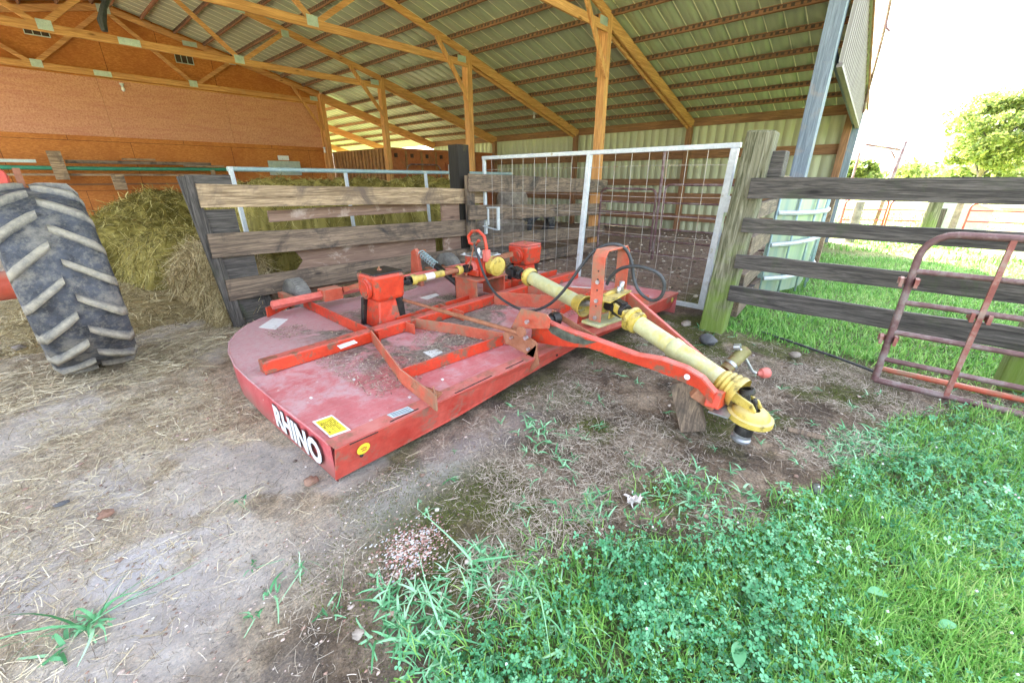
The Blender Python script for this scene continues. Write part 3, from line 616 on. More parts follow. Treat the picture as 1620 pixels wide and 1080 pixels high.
# ------------------------------------------------------------------ the red twin-spindle mower
def mk_deck():
    m, nt, bs = new('dusty_red_deck'); v = coords(nt, rnd=False); a = noise(nt, v, 4, 10, .7, .4); b = noise(nt, v, 26, 8, .75); c = noise(nt, v, 1.6, 6, .6)
    col = ramp(nt, a, [(.35, (.44, .045, .055)), (.6, (.58, .13, .14))])
    sp = N(nt, 'ShaderNodeSeparateXYZ'); nt.links.new(v, sp.inputs[0]); X_, Y_, Z_ = sp.outputs
    up = mth(nt, 'GREATER_THAN', Z_, .235)
    du = mth(nt, 'ADD', mth(nt, 'MULTIPLY', mth(nt, 'SUBTRACT', Y_, 2.6), .5), mth(nt, 'MULTIPLY', mth(nt, 'SUBTRACT', a, .42), 3.2))
    du = ramp(nt, du, [(.0, .34), (.42, .95)]); col = mix(nt, mth(nt, 'MULTIPLY', mth(nt, 'MULTIPLY', du, up), ramp(nt, b, [(.3, .55), (.6, 1)])), col, (.5, .34, .36))
    def box(lo, hi, s, ax): return mth(nt, 'MULTIPLY', ramp(nt, mth(nt, 'DIVIDE', mth(nt, 'SUBTRACT', ax, lo), s), [(0, 0), (1, 1)]), ramp(nt, mth(nt, 'DIVIDE', mth(nt, 'SUBTRACT', hi, ax), s), [(0, 0), (1, 1)]))
    mk = mth(nt, 'MULTIPLY', box(1.1, 4.3, .35, X_), box(2.1, 4.0, .3, Y_))
    dm = mth(nt, 'MULTIPLY', mth(nt, 'MULTIPLY', mk, ramp(nt, noise(nt, v, 2.3, 7, .65, .5), [(.46, 0), (.54, 1)])), up)
    col = mix(nt, dm, col, ramp(nt, b, [(.35, (.07, .055, .045)), (.65, (.3, .25, .21))]))
    low = mth(nt, 'MULTIPLY', ramp(nt, mth(nt, 'MULTIPLY', Z_, 5.), [(.1, 1), (.75, 0)]), ramp(nt, a, [(.35, .3), (.6, 1)]))
    col = mix(nt, mth(nt, 'MULTIPLY', low, .8), col, (.2, .12, .09))
    scr = noise(nt, coords(nt, (3, 60, 3), False, (0, 0, .5)), 1.3, 6, .7); col = mix(nt, mth(nt, 'MULTIPLY', ramp(nt, scr, [(.52, 0), (.66, .45)]), up), col, (.5, .38, .38))
    col = mix(nt, ramp(nt, noise(nt, v, 60, 6, .8), [(.3, .5), (.46, 0)]), col, (.2, .05, .045))
    chips = ramp(nt, noise(nt, v, 17, 3, .5), [(.7, 0), (.72, 1)]); col = mix(nt, mth(nt, 'MULTIPLY', chips, .7), col, (.6, .5, .48))
    nt.links.new(col, bs.inputs['Base Color']); nt.links.new(ramp(nt, dm, [(0, .5), (1, .95)]), bs.inputs['Roughness'])
    bump(nt, bs, mth(nt, 'ADD', b, mth(nt, 'MULTIPLY', dm, 1.5)), .25, .006); return m
MAT['deck'] = mk_deck()
MAT['lip'] = plain('scuffed_red_lip', (.48, .045, .03), (.6, .11, .08), 5, .5, 0, .15, (.3, .14, .1), (.52, .62), 6, (.55, .24, .22))
mw = thing('rotary_mower', (2.75, 3, 0), 'wide red rotary mower with a dusty deck, two gearboxes and a yellow drive shaft', 'mower')
DZ = .24
yf = lambda x: 1.80-.036*(x-.7)
out = [(.70, 1.865), (.70, 2.1), (.69, 2.5), (.69, 2.98), (.70, 3.3), (.75, 3.62), (.82, 3.86), (.93, 4.06), (1.06, 4.22), (1.22, 4.34), (1.4, 4.41), (1.6, 4.44), (1.85, 4.44), (2.1, 4.4), (2.4, 4.28), (2.6, 4.16), (2.75, 4.12), (2.9, 4.16), (3.1, 4.28), (3.4, 4.4), (3.8, 4.44), (4.2, 4.34), (4.5, 4.12), (4.68, 3.8), (4.77, 3.4), (4.8, 3.0), (4.8, 2.3), (4.8, yf(4.8))]
d = MB(); n = len(out)
d.add([(x, y, DZ) for x, y in out]+[(x, y, DZ-.008) for x, y in out], [tuple(range(n)), tuple(reversed(range(n, 2*n)))]+[(i, i+1, n+i+1, n+i) for i in range(n-1)])
d.build('deck', MAT['deck'], mw)
s = MB(); vs = []
for x, y in out: vs += [(x, y, DZ-.001), (x, y, .0), (x+(.008 if x < 2.75 else -.008), y-.008*(y > 3), .0), (x+(.008 if x < 2.75 else -.008), y-.008*(y > 3), DZ-.009)]
fs = []
for i in range(n-1):
    for a, b in ((0, 1), (1, 2), (2, 3)): fs.append((4*i+a, 4*i+b, 4*i+4+b, 4*i+4+a))
s.add(vs, fs, True).build('side_skirt', MAT['deck'], mw)
rim = MB(); rim.tube([(x-(.004 if x < 2.75 else -.004), y+.004*(y > 3), DZ-.002) for x, y in out[:-2]], .007, 6); rim.build('deck_edge', MAT['deck'], mw)
lp = MB(); top = np.linspace(.69, 4.81, 16); zb = np.interp(top, [.7, 1.5, 2.2, 2.9, 3.6, 4.3, 4.8], [.02, .03, .085, .125, .11, .08, .05])
lp.prism([(x, yf(x)-.012, DZ+.006) for x in top]+[(x, yf(x)+.055, z) for x, z in zip(top[::-1], zb[::-1])], (0, 1, .0), .011)
lp.build('front_lip', MAT['lip'], mw, .003)
MB().prism([(.69, yf(.69)-.01, DZ+.008), (4.81, yf(4.81)-.01, DZ+.008), (4.81, yf(4.81)+.1, DZ+.004), (.69, 1.9, DZ+.004)], (0, 0, 1), .003).build('lip_flange', MAT['lip'], mw)
for a, b in (((553, 703), (598, 683)), ((617, 667), (662, 646)), ((720, 622), (778, 594)), ((800, 583), (828, 570))):
    p, q = PZ(*a, DZ+.012), PZ(*b, DZ+.012); MB().bar(p, q, .008, .002).build('seam_gap', MAT['ink'], mw)

for x in (.83, 2.52, 2.9, 3.9): MB().lathe((x, yf(x)+(.022 if x < 2 else .012), .12 if x < 2 else .17), (0, -1, 0), [(0, .001), (0, .011), (.0025, .011), (.0025, .001)], 12).build('bolt_hole', MAT['ink'], mw)
MB().lathe((4.66, yf(4.66)-.005, .19), (0, -1, 0), [(0, .001), (0, .03), (.003, .03), (.003, .001)], 14).build('reflector', MAT['yellow'], mw)
# frame on the deck
MB().box(.78, 4.7, 2.955, 3.055, DZ+.003, DZ+.1).build('main_beam', MAT['red'], mw, .01)
MB().lathe((.8, 3.0, DZ+.05), (-1, 0, 0), [(0, .03), (.02, .03)], 10).build('beam_plug', MAT['rust'], mw)
def plate(name, pts, h=.1, t=.012, m='red', z0=DZ+.004):
    b = MB(); pts = [Vector((p[0], p[1], 0)) for p in pts]
    for a, c in zip(pts[:-1], pts[1:]): b.bar((a.x, a.y, z0+h/2), (c.x, c.y, z0+h/2), t, h)
    return b.build(name, MAT[m], mw, .002)
P = lambda u, v, z=DZ+.1: PZ(u, v, z)
plate('brace_plate', [(1.28, 4.32), P(467, 466), P(600, 527), (1.62, 3.055)])
plate('brace_plate', [(1.6, 2.955), P(634, 586), P(690, 632, .32), (1.32, yf(1.3)+.02)], .105, m='redrust')
plate('brace_plate', [P(632, 582), P(795, 528)], .085)
plate('brace_plate', [P(655, 503), P(720, 512), P(805, 528)], .095, m='redrust')
plate('brace_plate', [P(627, 501), P(748, 464)], .09)
plate('brace_plate', [P(694, 479), P(733, 492)], .09, m='redrust')
plate('brace_plate', [P(632, 505), P(655, 512)], .09, m='redrust')
plate('brace_plate', [(3.55, 4.25), (3.75, 3.055)]); plate('brace_plate', [(3.62, 2.955), (3.95, 2.3), (4.1, yf(4.1)+.02)], .11, m='redrust')
plate('brace_plate', [(3.2, 2.2), (3.95, 2.3)], .09); plate('brace_plate', [(3.6, 3.3), (4.6, 3.25)], .09)
plate('brace_plate', [(3.05, 2.95), (3.55, 1.95)], .14, m='redrust')
gs = MB(); gs.prism([P(690, 632, DZ+.02), P(700, 622, DZ+.02), PZ(655, 606, .34), PZ(650, 612, .3)], (0, 0, 1), .008); gs.build('gusset', MAT['rust'], mw)
# gearboxes
def gearbox(cx, cy, label, capm='black'):
    g = MB(); g.hexa([(cx-.14, cy-.14, .5), (cx+.14, cy-.14, .5), (cx+.14, cy+.14, .5), (cx-.14, cy+.14, .5), (cx-.155, cy-.155, .735), (cx+.155, cy-.155, .735), (cx+.155, cy+.155, .735), (cx-.155, cy+.155, .735)])
    o = g.build('gearbox', MAT['red'], mw, .03)
    MB().hexa([(cx-.15, cy-.15, .737), (cx+.15, cy-.15, .737), (cx+.15, cy+.15, .737), (cx-.15, cy+.15, .737), (cx-.14, cy-.14, .752), (cx+.14, cy-.14, .752), (cx+.14, cy+.14, .752), (cx-.14, cy+.14, .752)]).build('cap_plate', MAT[capm], o, .008)
    MB().lathe((cx-.01, cy-.01, .752), (0, 0, 1), [(0, .02), (.012, .02), (.012, .008), (.03, .008)], 8).build('vent_plug', MAT['rust'], o)
    MB().lathe((cx-.15, cy, .61), (-1, 0, 0), [(0, .095), (.02, .09), (.022, .07), (.03, .065), (.03, .001)], 20).build('bearing_cap', MAT['red'], o)
    MB().lathe((cx+.14, cy, .61), (1, 0, 0), [(0, .08), (.03, .07), (.04, .04)], 20).build('output_hub', MAT['rust'], o)
    st_ = MB(); st_.hexa([(cx-.15, cy-.13, DZ+.01), (cx+.08, cy-.15, DZ+.01), (cx+.1, cy+.13, DZ+.01), (cx-.13, cy+.13, DZ+.01), (cx-.1, cy-.1, .5), (cx+.07, cy-.1, .5), (cx+.07, cy+.1, .5), (cx-.1, cy+.1, .5)])
    st_.build('gearbox_stand', MAT['red'], mw, .012)
    MB().bar((cx+.12, cy-.06, DZ+.01), (cx+.105, cy-.06, .5), .05, .1, (1, 0, 0)).build('stand_leg', MAT['black'], mw, .006)
    MB().bar((cx-.13, cy+.14, DZ+.01), (cx-.1, cy+.13, .5), .04, .07, (1, 0, 0)).build('stand_leg', MAT['black'], mw, .006)
    b = MB()
    for dx, dy in ((-.16, -.19), (.1, -.2), (.19, -.08)): b.lathe((cx+dx, cy+dy, DZ), (0, 0, 1), [(0, .022), (.02, .022), (.02, .012), (.045, .012), (.045, .001)], 8)
    b.build('mount_bolts', MAT['black'], mw)
    return o
gearbox(1.93, 3.27, ''); gearbox(4.0, 3.32, '', 'redpink')
CG = Vector((3.12, 3.2, 0))
b = MB(); b.box(2.9, 3.34, 3.06, 3.075, DZ+.01, .5); b.box(2.9, 2.915, 3.076, 3.4, DZ+.01, .5); b.box(3.325, 3.34, 3.076, 3.4, DZ+.01, .5); b.box(2.88, 3.36, 3.04, 3.42, .5, .515)
b = MB(); b.box(2.9, 2.915, 3.06, 3.4, DZ+.01, .5); b.box(3.325, 3.34, 3.06, 3.4, DZ+.01, .5); b.box(2.88, 3.36, 3.02, 3.42, .501, .516); b.box(2.9, 3.1, 3.385, 3.4, DZ+.01, .5)
b.build('gearbox_pedestal', MAT['redrust'], mw, .004)
g = MB(); g.hexa([(3.0, 3.08, .518), (3.24, 3.08, .518), (3.24, 3.34, .518), (3.0, 3.34, .518), (3.0, 3.08, .73), (3.24, 3.08, .73), (3.24, 3.34, .73), (3.0, 3.34, .73)]); g.box(2.96, 3.0, 3.1, 3.32, .53, .6); g.box(3.0, 3.04, 3.04, 3.08, .52, .7); g.box(3.2, 3.24, 3.04, 3.08, .52, .7)
cg = g.build('center_gearbox', MAT['red'], mw, .02)
MB().box(2.97, 3.27, 3.05, 3.37, .732, .745).build('cap_plate', MAT['steel'], cg, .006)
b = MB()
for dx, dy in ((3.0, 3.08), (3.24, 3.08), (3.24, 3.34), (3.0, 3.34)): b.lathe((dx, dy, .745), (0, 0, 1), [(0, .014), (.014, .014), (.014, .001)], 6)
b.lathe((3.16, 3.28, .745), (0, 0, 1), [(0, .02), (.05, .015), (.05, .001)], 8); b.build('cap_bolts', MAT['steel'], cg)
MB().lathe((3.0, 3.21, .62), (-1, 0, 0), [(0, .07), (.03, .065), (.035, .04)], 18).build('bearing_cap', MAT['redpink'], cg)
MB().lathe((3.12, 3.08, .62), (0, -1, 0), [(0, .09), (.05, .085), (.055, .05)], 18).build('bearing_cap', MAT['red'], cg)
MB().bar((3.3, 3.22, .66), (3.7, 3.28, .66), .05, .05).build('side_shaft', MAT['rust'], mw)
# universal joints and shafts
def joint(c, d, r, col, nm='universal_joint'):
    c = Vector(c); D, S_, U_ = frame(Vector(d)); o = MB()
    o.lathe(c-D*r*1.5, D, [(0, r*.4), (0, r*.75), (r*.5, r*.8), (r*.6, r*.5)], 16)
    for s in (-1, 1): o.bar(c-D*r*1.1+S_*s*r*.62, c+D*r*.35+S_*s*r*.62, r*.34, r*.8, U_)
    for s in (-1, 1): o.bar(c+D*r*1.1+U_*s*r*.62, c-D*r*.35+U_*s*r*.62, r*.8, r*.34, U_)
    o.tube([c-S_*r*.85, c+S_*r*.85], r*.24, 10); o.tube([c-U_*r*.85, c+U_*r*.85], r*.24, 10)
    o.lathe(c+D*r*.9, D, [(0, r*.5), (r*.1, r*.75), (r*.6, r*.7), (r*.6, r*.3)], 16)
    return o.build(nm, MAT[col], mw, .003)
A0 = Vector((2.12, 3.24, .61)); B0 = Vector((2.96, 3.21, .62)); D0 = (B0-A0).normalized()
joint(A0+D0*.06, D0, .048, 'black'); joint(B0-D0*.07, D0, .048, 'black')
MB().lathe(A0+D0*.1, D0, [(0, .04), (.02, .052), (.05, .05), (.06, .034)], 18).build('shaft_collar', MAT['yellow'], mw)
MB().lathe(B0-D0*.18, D0, [(0, .034), (.01, .05), (.04, .05), (.06, .04)], 18).build('shaft_collar', MAT['yellow'], mw)
MB().tube([A0+D0*.15, A0+D0*.48], .034, 16).build('cross_shaft', MAT['yellow'], mw, 0)
MB().tube([A0+D0*.26, A0+D0*.36], .0352, 16).build('shaft_label', MAT['label'], mw)
MB().tube([A0+D0*.475, B0-D0*.17], .027, 16).build('inner_shaft', MAT['rust'], mw)
J = [Vector((3.1, 2.98, .655)), PX(838, 438, 3.0), PX(855, 446, 2.98), PX(925, 484, 2.83), PX(962, 478, 2.8), PX(985, 490, 2.74), PX(1003, 507, 2.7), PX(1150, 608, 2.54), PX(1172, 628, 2.52), PX(1187, 656, 2.5), Vector((2.485, .3, 0))]
dA = (J[3]-J[2]).normalized()
MB().lathe(J[0]+Vector((0, .04, 0)), J[1]-J[0], [(0, .06), (.01, .1), (.1, .1), (.11, .07), (.12, .07), (.12, .001)], 20).build('clutch_housing', MAT['yellow'], mw)
MB().lathe(J[0]+Vector((0, .0, 0)), J[1]-J[0], [(.02, .102), (.06, .102)], 20).build('clutch_ring', MAT['rust'], mw)
joint(J[0].lerp(J[1], .62), J[1]-J[0], .07, 'black')
MB().lathe(J[1]+dA*-.02, dA, [(0, .05), (.0, .085), (.03, .09), (.05, .075), (.07, .072)], 22).build('shaft_collar', MAT['yellow'], mw)
MB().tube([J[1]+dA*.02, J[3]-dA*.03], .062, 22, False).build('shaft_guard', MAT['cream'], mw)
MB().lathe(J[3]-dA*.1, dA, [(0, .064), (.02, .075), (.1, .088), (.105, .093), (.115, .093), (.115, .085), (.1, .08), (.04, .064), (.04, .001)], 26).build('guard_bell', MAT['yellow'], mw)
MB().tube([J[3]-dA*.05, J[4]], .025, 12).build('inner_shaft', MAT['steel'], mw)
dB = (J[7]-J[6]).normalized()
MB().lathe(J[4]-dB*.02, dB, [(0, .03), (0, .09), (.015, .1), (.03, .09), (.035, .04)], 20).build('joint_ring', MAT['yellow'], mw)
joint(J[4].lerp(J[5], .6), J[5]-J[4], .075, 'black')
MB().bar(J[5]-dB*.07, J[6]+dB*.02, .09, .065, Zup, 2).build('joint_yoke', MAT['yellow'], mw, .015)
MB().lathe(J[6]-dB*.05, dB, [(0, .05), (.0, .075), (.02, .095), (.045, .09), (.05, .075), (.075, .085), (.095, .08), (.1, .06)], 20).build('shaft_collar', MAT['yellow'], mw)
MB().tube([J[6], J[6]+dB*.36], .062, 24, False).build('shaft_guard', MAT['cream'], mw)
MB().lathe(J[6]+dB*.33, dB, [(0, .06), (.015, .072), (.06, .07), (.08, .066)], 24).build('guard_ring', MAT['cream'], mw)
MB().tube([J[6]+dB*.36, J[7]+dB*.01], .066, 24, False).build('shaft_guard', MAT['cream'], mw)
MB().lathe(J[7]-dB*.05, dB, [(0, .067), (.02, .08), (.035, .076), (.05, .088), (.065, .083), (.08, .095), (.095, .09), (.11, .1), (.14, .098)], 26).build('bellows', MAT['yellow'], mw)
yk = MB()
for s in (-1, 1): yk.prism([J[8]+frame(dB)[1]*s*.03+v_ for v_ in (dB*-.05+Vector((0, 0, .035)), dB*.09+Vector((0, 0, .03)), dB*.12, dB*.09-Vector((0, 0, .03)), dB*-.05-Vector((0, 0, .035)))], frame(dB)[1]*s, .016)
yk.build('end_yoke', MAT['yellow'], mw, .006)
joint(J[8]+Vector((0, -.045, -.015)), Vector((0, -.3, -1)), .055, 'black')
dn = Vector((.0, .12, -1)).normalized()
MB().lathe(J[9]-dn*.045, dn, [(0, .04), (.0, .075), (.02, .1), (.035, .105), (.04, .125), (.07, .128), (.075, .11), (.08, .06)], 30).build('guard_disc', MAT['yellow'], mw)
MB().lathe(J[9]+dn*.03, dn, [(0, .06), (.03, .062), (.05, .045), (.07, .05), (.1, .052), (.105, .03)], 18).build('tractor_yoke', MAT['black'], mw)
MB().bar(J[9]+dn*.05+Vector((.05, -.03, 0)), J[9]+dn*.04+Vector((.09, -.06, .01)), .03, .03).build('yoke_lock', MAT['black'], mw, .005)
MB().lathe(J[9]+dn*.13, dn, [(0, .04), (.0, .05), (.02, .05), (.02, .04), (.035, .056), (.05, .056), (.05, .03)], 18).build('spline_end', MAT['steel'], mw)
# hitch arms
def strap(name, top, bot, x, t=.012, m='red', flange=.0):
    b = MB(); b.prism([PX(u, v, x) for u, v in top]+[PX(u, v, x) for u, v in bot[::-1]], (1, 0, 0), t); o = b.build(name, MAT[m], mw, .002)
    if flange:
        f = MB()
        for a, c in zip(top[:-1], top[1:]):
            p, q = PX(*a, x), PX(*c, x); f.bar(p+Vector((flange/2, 0, .005)), q+Vector((flange/2, 0, .005)), flange, .01)
        f.build('arm_flange', MAT['redpink'], o)
    return o
strap('hitch_arm', [(843, 500), (886, 520), (942, 539), (1006, 563), (1046, 570), (1084, 584), (1110, 600), (1130, 624)], [(840, 540), (886, 548), (930, 550), (972, 565), (1035, 586), (1068, 599), (1104, 615), (1126, 640)], 2.33, .014, 'red', .05)
strap('hitch_arm', [(980, 452), (1027, 493), (1106, 562), (1160, 605)], [(978, 478), (1020, 512), (1098, 580), (1150, 625)], 3.0, .014, 'redrust', .03)
MAT['worn'] = plain('worn_green_black_metal', (.05, .06, .045), (.16, .18, .14), 9, .6, .3, .3)
MB().prism([PX(u, v, 2.327) for u, v in ((862, 514), (880, 517), (905, 529), (926, 537), (944, 541), (928, 545), (908, 543), (890, 537), (872, 527))], (1, 0, 0), .002).build('bare_patch', MAT['worn'], mw)
MB().bar(PX(1128, 632, 2.34), PX(1160, 615, 2.9), .08, .1).build('tongue_plate', MAT['red'], mw, .005)
MB().bar(PX(1098, 617, 2.36), PX(1132, 640, 2.42), .06, .08).build('tongue_block', MAT['rust'], mw, .006)
MB().box(2.36, 2.66, .42, .53, .2, .21).build('tongue_pad', MAT['steel'], mw)
MB().bar((2.42, 1.6, .4), (3.1, 1.5, .4), .14, .07).build('cross_member', MAT['redpink'], mw, .006)
MB().bar((2.58, 1.5, .475), (3.08, 1.42, .475), .17, .02).build('base_plate', MAT['cream'], mw, .003)
MB().bar((3.0, 1.85, .33), (3.35, 1.6, .3), .1, .12).build('cross_member', MAT['red'], mw, .006)
for poly, x, m in (([(807, 520), (824, 488), (864, 497), (870, 505), (868, 520), (845, 520)], 2.26, 'redrust'), ([(795, 527), (812, 518), (846, 540), (850, 545), (844, 566), (800, 543)], 2.22, 'rust'), ([(848, 545), (852, 578), (838, 590), (832, 560)], 2.22, 'rust'), ([(873, 490), (886, 497), (945, 533), (930, 534), (884, 505)], 2.5, 'rust'), ([(873, 490), (890, 497), (885, 520), (868, 512)], 2.5, 'redrust')):
    MB().prism([PX(u, v, x) for u, v in poly], (1, 0, 0), .012).build('hitch_bracket', MAT[m], mw, .002)
for u, v, x, r in ((834, 509, 2.22, .016), (832, 534, 2.2, .018), (809, 534, 2.2, .012), (836, 552, 2.2, .012)):
    MB().lathe(PX(u, v, x), (-1, 0, 0), [(-.01, r), (.015, r), (.015, .001)], 6).build('bolt', MAT['steel'], mw)
pb = PX(845, 511, 2.325); MB().lathe(pb, (-1, 0, 0), [(0, .05), (.015, .05), (.017, .03), (.03, .028), (.03, .001)], 20).build('pivot_boss', MAT['rust'], mw)
bs_ = PX(873, 505, 2.42); MB().lathe(bs_, (1, -.3, 0), [(-.06, .02), (-.06, .035), (0, .035), (0, .05), (.06, .05), (.07, .035)], 16).build('rubber_bushing', MAT['black'], mw)
MB().lathe(PX(826, 524, 2.19), (-1, 0, 0), [(0, .04), (.02, .04), (.02, .001)], 14).build('link_eye', MAT['rust'], mw)
r0 = PY(637, 474, 3.2); r1 = PX(822, 527, 2.2)
MB().tube([r0, r0.lerp(r1, .3), r0.lerp(r1, .31), r1], [.014, .014, .018, .018], 10).build('tie_rod', MAT['rust'], mw)
MB().lathe(PX(1087, 596, 2.325), (-1, 0, 0), [(0, .018), (.002, .018), (.002, .001)], 16).build('white_dot', MAT['white'], mw)
# upright strap arch with hanger bearing
ar = MB(); yc = 1.47
ar.prism([(2.6, yc-.045, .5), (2.612, yc-.045, .5), (2.612, yc-.045, .97), (2.65, yc-.045, 1.015), (2.93, yc-.045, 1.015), (2.968, yc-.045, .97), (2.968, yc-.045, .5), (2.98, yc-.045, .5), (2.98, yc-.045, .98), (2.937, yc-.045, 1.027), (2.643, yc-.045, 1.027), (2.6, yc-.045, .98)], (0, 1, 0), .1)
ar.build('upright_arch', MAT['redrust'], mw, .003)
bo = MB()
for z in (.8, .66, .53): bo.lathe((2.6, yc, z), (-1, 0, 0), [(0, .016), (.012, .016), (.012, .001)], 6)
bo.build('arch_bolts', MAT['steel'], mw)
ho = MB()
for z in (.88, .82, .74, .62): ho.lathe((2.599, yc, z), (-1, 0, 0), [(0, .007), (.0015, .007), (.0015, .001)], 8)
ho.build('arch_holes', MAT['ink'], mw)
hb = MB(); hb.bar((2.62, 1.44, .66), (2.96, 1.44, .68), .14, .012); hb.bar((2.78, 1.42, .655), (2.78, 1.42, .5), .12, .014, (0, 1, 0)); hb.build('hanger_bracket', MAT['yellow'], mw, .003)
hb = MB(); hb.tube([(2.84, 1.42, .67), (2.84, 1.42, .73)], .016, 8); hb.tube([(2.9, 1.43, .68), (2.9, 1.43, .76)], .02, 8); hb.build('hose_fitting', MAT['steel'], mw)
# red crook that carries the hose
ck = [Vector((3.02, 3.02, .7)), Vector((3.02, 3.02, .85)), PX(769, 388, 3.02), PX(766, 374, 3.02), PX(757, 365, 3.02), PX(747, 366, 3.02), PX(741, 374, 3.02), PX(743, 384, 3.02), PX(752, 388, 3.02), PX(758, 380, 3.02)]
MB().tube(ck, .017, 10).build('hose_crook', MAT['red'], mw)
MB().box(2.99, 3.05, 2.99, 3.05, .7, .82).build('crook_socket', MAT['redpink'], mw, .004)
MB().tube([PX(750, 388, 3.0), PX(745, 412, 2.95), PX(737, 436, 2.9)], .008, 8).build('thin_rod', MAT['rust'], mw)
hs = [(750, 387, 3.0), (757, 408, 2.96), (765, 432, 2.92), (782, 462, 2.84), (808, 482, 2.78), (838, 492, 2.74), (868, 482, 2.72), (893, 458, 2.72), (913, 430, 2.74), (935, 402, 2.77), (957, 388, 2.8), (978, 387, 2.84), (992, 397, 2.88), (1000, 418, 2.9), (1003, 442, 2.9), (1012, 462, 2.9), (1030, 475, 2.88), (1045, 470, 2.86), (1051, 452, 2.85), (1045, 436, 2.84), (1028, 426, 2.83), (1005, 421, 2.82), (982, 425, 2.82), (966, 438, 2.83), (960, 450, 2.84)]
pts = [PX(*h) for h in hs]
sm = []
for i in range(len(pts)-1):
    p0, p1, p2, p3 = pts[max(i-1, 0)], pts[i], pts[i+1], pts[min(i+2, len(pts)-1)]
    for t in (0, .25, .5, .75): sm.append(.5*((2*p1)+(p2-p0)*t+(2*p0-5*p1+4*p2-p3)*t*t+(3*p1-p0-3*p2+p3)*t**3))
MB().tube(sm+[pts[-1]], .0125, 10).build('hydraulic_hose', MAT['rubber'], mw)
# rear axle, castors, spring strut
MB().tube([(1.28, 4.14, .4), (4.45, 4.14, .4)], .045, 4, True, False).build('axle_tube', MAT['redpink'], mw, .006)
MB().box(1.75, 1.95, 4.07, 4.21, .34, .46).build('axle_clamp', MAT['redrust'], mw, .006)
MB().bar((1.98, 4.1, .42), (2.0, 3.45, .62), .03, .05).build('axle_link', MAT['redrust'], mw)
for x in (1.5, 4.2): MB().bar((x, 4.14, .4), (x+.05, 4.66, .36), .05, .06).build('castor_arm', MAT['redrust'], mw, .005)
MAT['oldrubber'] = plain('dusty_old_rubber', (.13, .125, .115), (.26, .25, .22), 9, .85, 0, .4)
for (x, l) in ((1.72, ''), (3.86, '')):
    w = MB().lathe((x-.09, 4.66, .25), (1, 0, 0), [(0, .1), (-.0, .19), (.02, .235), (.04, .25), (.14, .25), (.16, .235), (.18, .19), (.18, .1)], 36).build('castor_tyre', MAT['oldrubber'], mw)
    MB().lathe((x-.07, 4.66, .25), (1, 0, 0), [(0, .02), (0, .1), (.14, .1), (.14, .02)], 18).build('castor_hub', MAT['rust'], w)
    k_ = MB()
    for a in np.linspace(0, 2*math.pi, 48, endpoint=False): k_.bar((x-.06, 4.66+math.cos(a)*.249, .25+math.sin(a)*.249), (x+.06, 4.66+math.cos(a)*.249, .25+math.sin(a)*.249), .012, .008, (0, math.cos(a), math.sin(a)))
    k_.build('castor_tread', MAT['oldrubber'], w)
MB().prism([(3.03, 4.2, DZ), (3.03, 4.42, DZ), (3.03, 4.36, .66), (3.03, 4.28, .7), (3.03, 4.24, .66)], (1, 0, 0), .05).build('strut_bracket', MAT['redrust'], mw, .006)
S0 = Vector((3.1, 4.28, .655)); S1 = Vector((3.1, 3.45, .3)); sd = (S1-S0).normalized(); _, ss, su = frame(sd)
MB().tube([S0, S0+sd*.4], .018, 10).build('strut_rod', MAT['steel'], mw)
c_ = [S0+sd*(.04+.3*t/80)+(ss*math.cos(t*.55)+su*math.sin(t*.55))*.043 for t in range(81)]
MB().tube(c_, .0075, 6).build('coil_spring', MAT['bluepipe'], mw)
MB().tube([S0+sd*.35, S0+sd*.8], .04, 14).build('strut_tube', MAT['black'], mw)
MB().lathe(S0+sd*.8, sd, [(0, .04), (.02, .06), (.12, .055), (.14, .02)], 14).build('strut_foot', MAT['black'], mw)
MB().tube([S0-Vector((.03, 0, 0)), S0+Vector((.09, 0, 0))], .022, 10).build('strut_pin', MAT['rust'], mw)
MB().tube([(3.15, 4.25, .45), (3.3, 3.9, .48), (3.5, 3.6, .5)], .01, 8).build('brake_line', MAT['rust'], mw)
# stickers and lettering
def sticker(px4, m, z=DZ+.004, name='sticker', t=.002, par=mw):
    return MB().prism([PZ(u, v, z) for u, v in px4], (0, 0, 1), t).build(name, MAT[m], par)
y_ = sticker([(494, 667), (525, 656), (555, 680), (522, 692)], 'white', DZ+.009, 'warning_sticker')
q = [PZ(u, v, DZ+.0112) for u, v in ((499, 667.5), (525, 658.5), (549.5, 679), (522.5, 688.5))]
MB().prism(q, (0, 0, 1), .001).build('yellow_field', MAT['stickyellow'], y_)
lines = MB(); ux = (q[3]-q[0]); uy = (q[1]-q[0])
for k in range(9):
    f0 = .08+random.uniform(0, .1); f1 = f0+random.uniform(.25, .75) if k % 3 else .9; f1 = min(f1, .93); t = .12+k*.095
    a = q[0]+ux*f0+uy*t; c = q[0]+ux*f1+uy*t; n_ = int(max(3, (f1-f0)*26))
    for j in range(n_):
        if random.random() < .78: p = a.lerp(c, j/n_); lines.bar(p+Vector((0, 0, .0015)), a.lerp(c, (j+.62)/n_)+Vector((0, 0, .0015)), .003 if k else .006, .0008)
lines.build('warning_print', MAT['ink'], y_)
b_ = sticker([(612, 656), (645, 643), (656, 649), (622, 661)], 'bluestick', DZ+.009)
l2 = MB()
for k in range(3): a = PZ(618+k*2, 655+k*1.6, DZ+.012); c = PZ(646+k*2.5, 645+k*1.6, DZ+.012); l2.bar(a, c, .004, .0008)
l2.build('sticker_print', MAT['rubber'], b_)
sticker([(533, 547), (560, 538), (566, 542), (539, 552)], 'white', DZ+.1005)
sticker([(409, 518), (432, 503), (456, 505), (436, 521)], 'white', DZ+.001); sticker([(669, 557), (690, 552), (701, 557), (684, 566)], 'white', DZ+.001)
